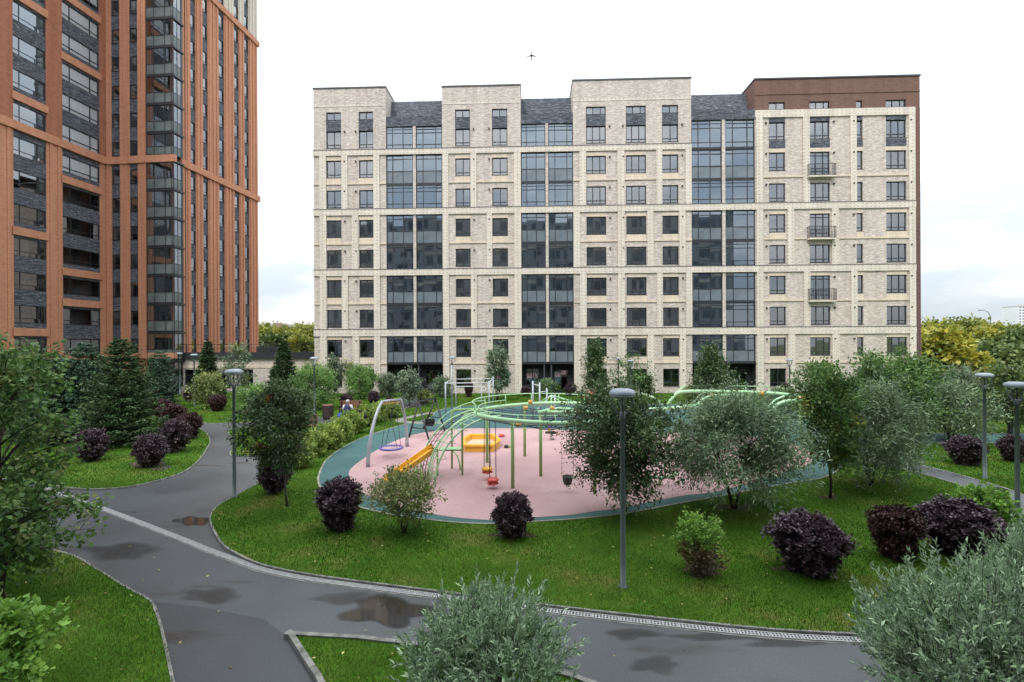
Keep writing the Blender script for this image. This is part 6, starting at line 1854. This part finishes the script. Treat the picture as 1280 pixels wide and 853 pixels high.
# ================================================================== FAR THINGS
def far_block(label, x0, x1, ytop, Y, mat, floors, bays_, cat='building', depth=14):
    a_, b_ = D(x0, 430, Y), D(x1, 430, Y); h = D((x0 + x1) / 2, ytop, Y).z; w = b_.x - a_.x
    t = thing('far_building', label, cat, (a_.x, Y, 0))
    m_ = MB(); m_.box(0, w, 0, depth, 0, h); m_.build('wall', M[mat], t)
    m_ = MB(); fh = h / floors
    for f in range(floors):
        for k in range(bays_): m_.box((k + .22) * w / bays_, (k + .78) * w / bays_, -.06, -0.0, f * fh + fh * .35, f * fh + fh * .82)
    o = m_.build('window', M['far_glass'], t); o['kind'] = 'stuff'
    m_ = MB(); m_.box(w * .3, w * .36, 2, 5, h, h + 2); m_.box(-.2, w + .2, -.25, depth, h, h + .5); m_.build('roof', M['far_wall'], t)
far_block('far pale panel block seen over the trees beside the tower', 318, 342, 405.5, 340, 'far_white', 7, 9)
far_block('far block with a reddish end wall over the trees', 341.5, 348, 404.5, 330, 'far_red', 7, 3)
far_block('far long beige panel block over the trees touching the beige block', 348.5, 400, 406.5, 335, 'far_wall', 7, 20)
far_block('far low white hall over the trees at the right', 1252, 1276, 413, 300, 'far_white', 4, 8)
far_block('far tall pale office tower with dark strips at the right edge', 1273.5, 1296, 383, 420, 'far_white', 14, 6)
for x, y, lab in ((1238, 388, 'far tall street light with curved arm above the right trees'), (1159, 396, 'far street light with curved arm beside the block corner')):
    q = D(x, y, 112)
    t = thing('street_light', lab, 'street light', (q.x, q.y, 0))
    m_ = MB(); m_.tube([(0, 0, 0), (0, 0, q.z - 2.4)], [.17, .11], 7); m_.build('pole', M['lamp_pole'], t)
    m_ = MB(); m_.tube([(0, 0, q.z - 2.4), (-.1, 0, q.z - 1.2), (-.6, 0, q.z - .4), (-1.4, 0, q.z - .05), (-2.1, 0, q.z)], [.09, .07, .06, .05, .05], 6); m_.build('arm', M['lamp_pole'], t)
    m_ = MB(); m_.box(-2.7, -2.05, -.15, .15, q.z - .1, q.z + .06); m_.build('lamp_head', M['lamp_pole'], t)
    for k in (0.0, 1.0):
        m_ = MB(); m_.box(-.6, .6, -.06, .06, q.z - 3.2 - k, q.z - 3.1 - k); m_.build('cross_arm', M['lamp_pole'], t)
# aircraft
q = D(664.6, 70, 2000)
t = thing('airplane', 'small dark jet aircraft high in the sky over the block', 'aircraft', q)
to = Vector((0, 0, 0))
m_ = MB(); m_.tube([(0, -20, 0), (0, -18, 0), (0, -13, 0), (0, 10, 0), (0, 17, .6), (0, 20, 1.2)], [.3, 1.4, 2.1, 2.1, 1.2, .3], 10); m_.build('fuselage', M['plane_grey'], t)
for s_ in (-1, 1):
    def slab(pts, th, name):
        m_ = MB(); lo = [(x, y, z - th) for x, y, z in pts]; hi = [(x, y, z + th) for x, y, z in pts]
        m_.face(list(reversed(lo))); m_.face(hi)
        for j in range(4): m_.face([lo[j], lo[(j + 1) % 4], hi[(j + 1) % 4], hi[j]])
        m_.build(name, M['plane_grey'], t)
    slab([(s_ * 1.5, -5, -.6), (s_ * 17.5, 3, .8), (s_ * 17.5, 5, .8), (s_ * 1.5, 2.5, -.6)], .35, 'wing')
    slab([(s_ * .6, 14.5, .9), (s_ * 6.3, 18, 1.2), (s_ * 6.3, 19.6, 1.2), (s_ * .6, 18.5, .9)], .2, 'tailplane')
    for x in (5.4,):
        m_ = MB(); m_.tube([(s_ * x, -6, -1.7), (s_ * x, -1.5, -1.6)], [1.1, .8], 10); m_.build('engine', M['plane_grey'], t)
m_ = MB(); m_.box(-.2, .2, 15, 19.5, 1, 6.5); m_.build('fin', M['plane_grey'], t)
t.rotation_euler = (math.radians(-22), 0, 0)
t.scale = (1.15, 1.15, 1.15)
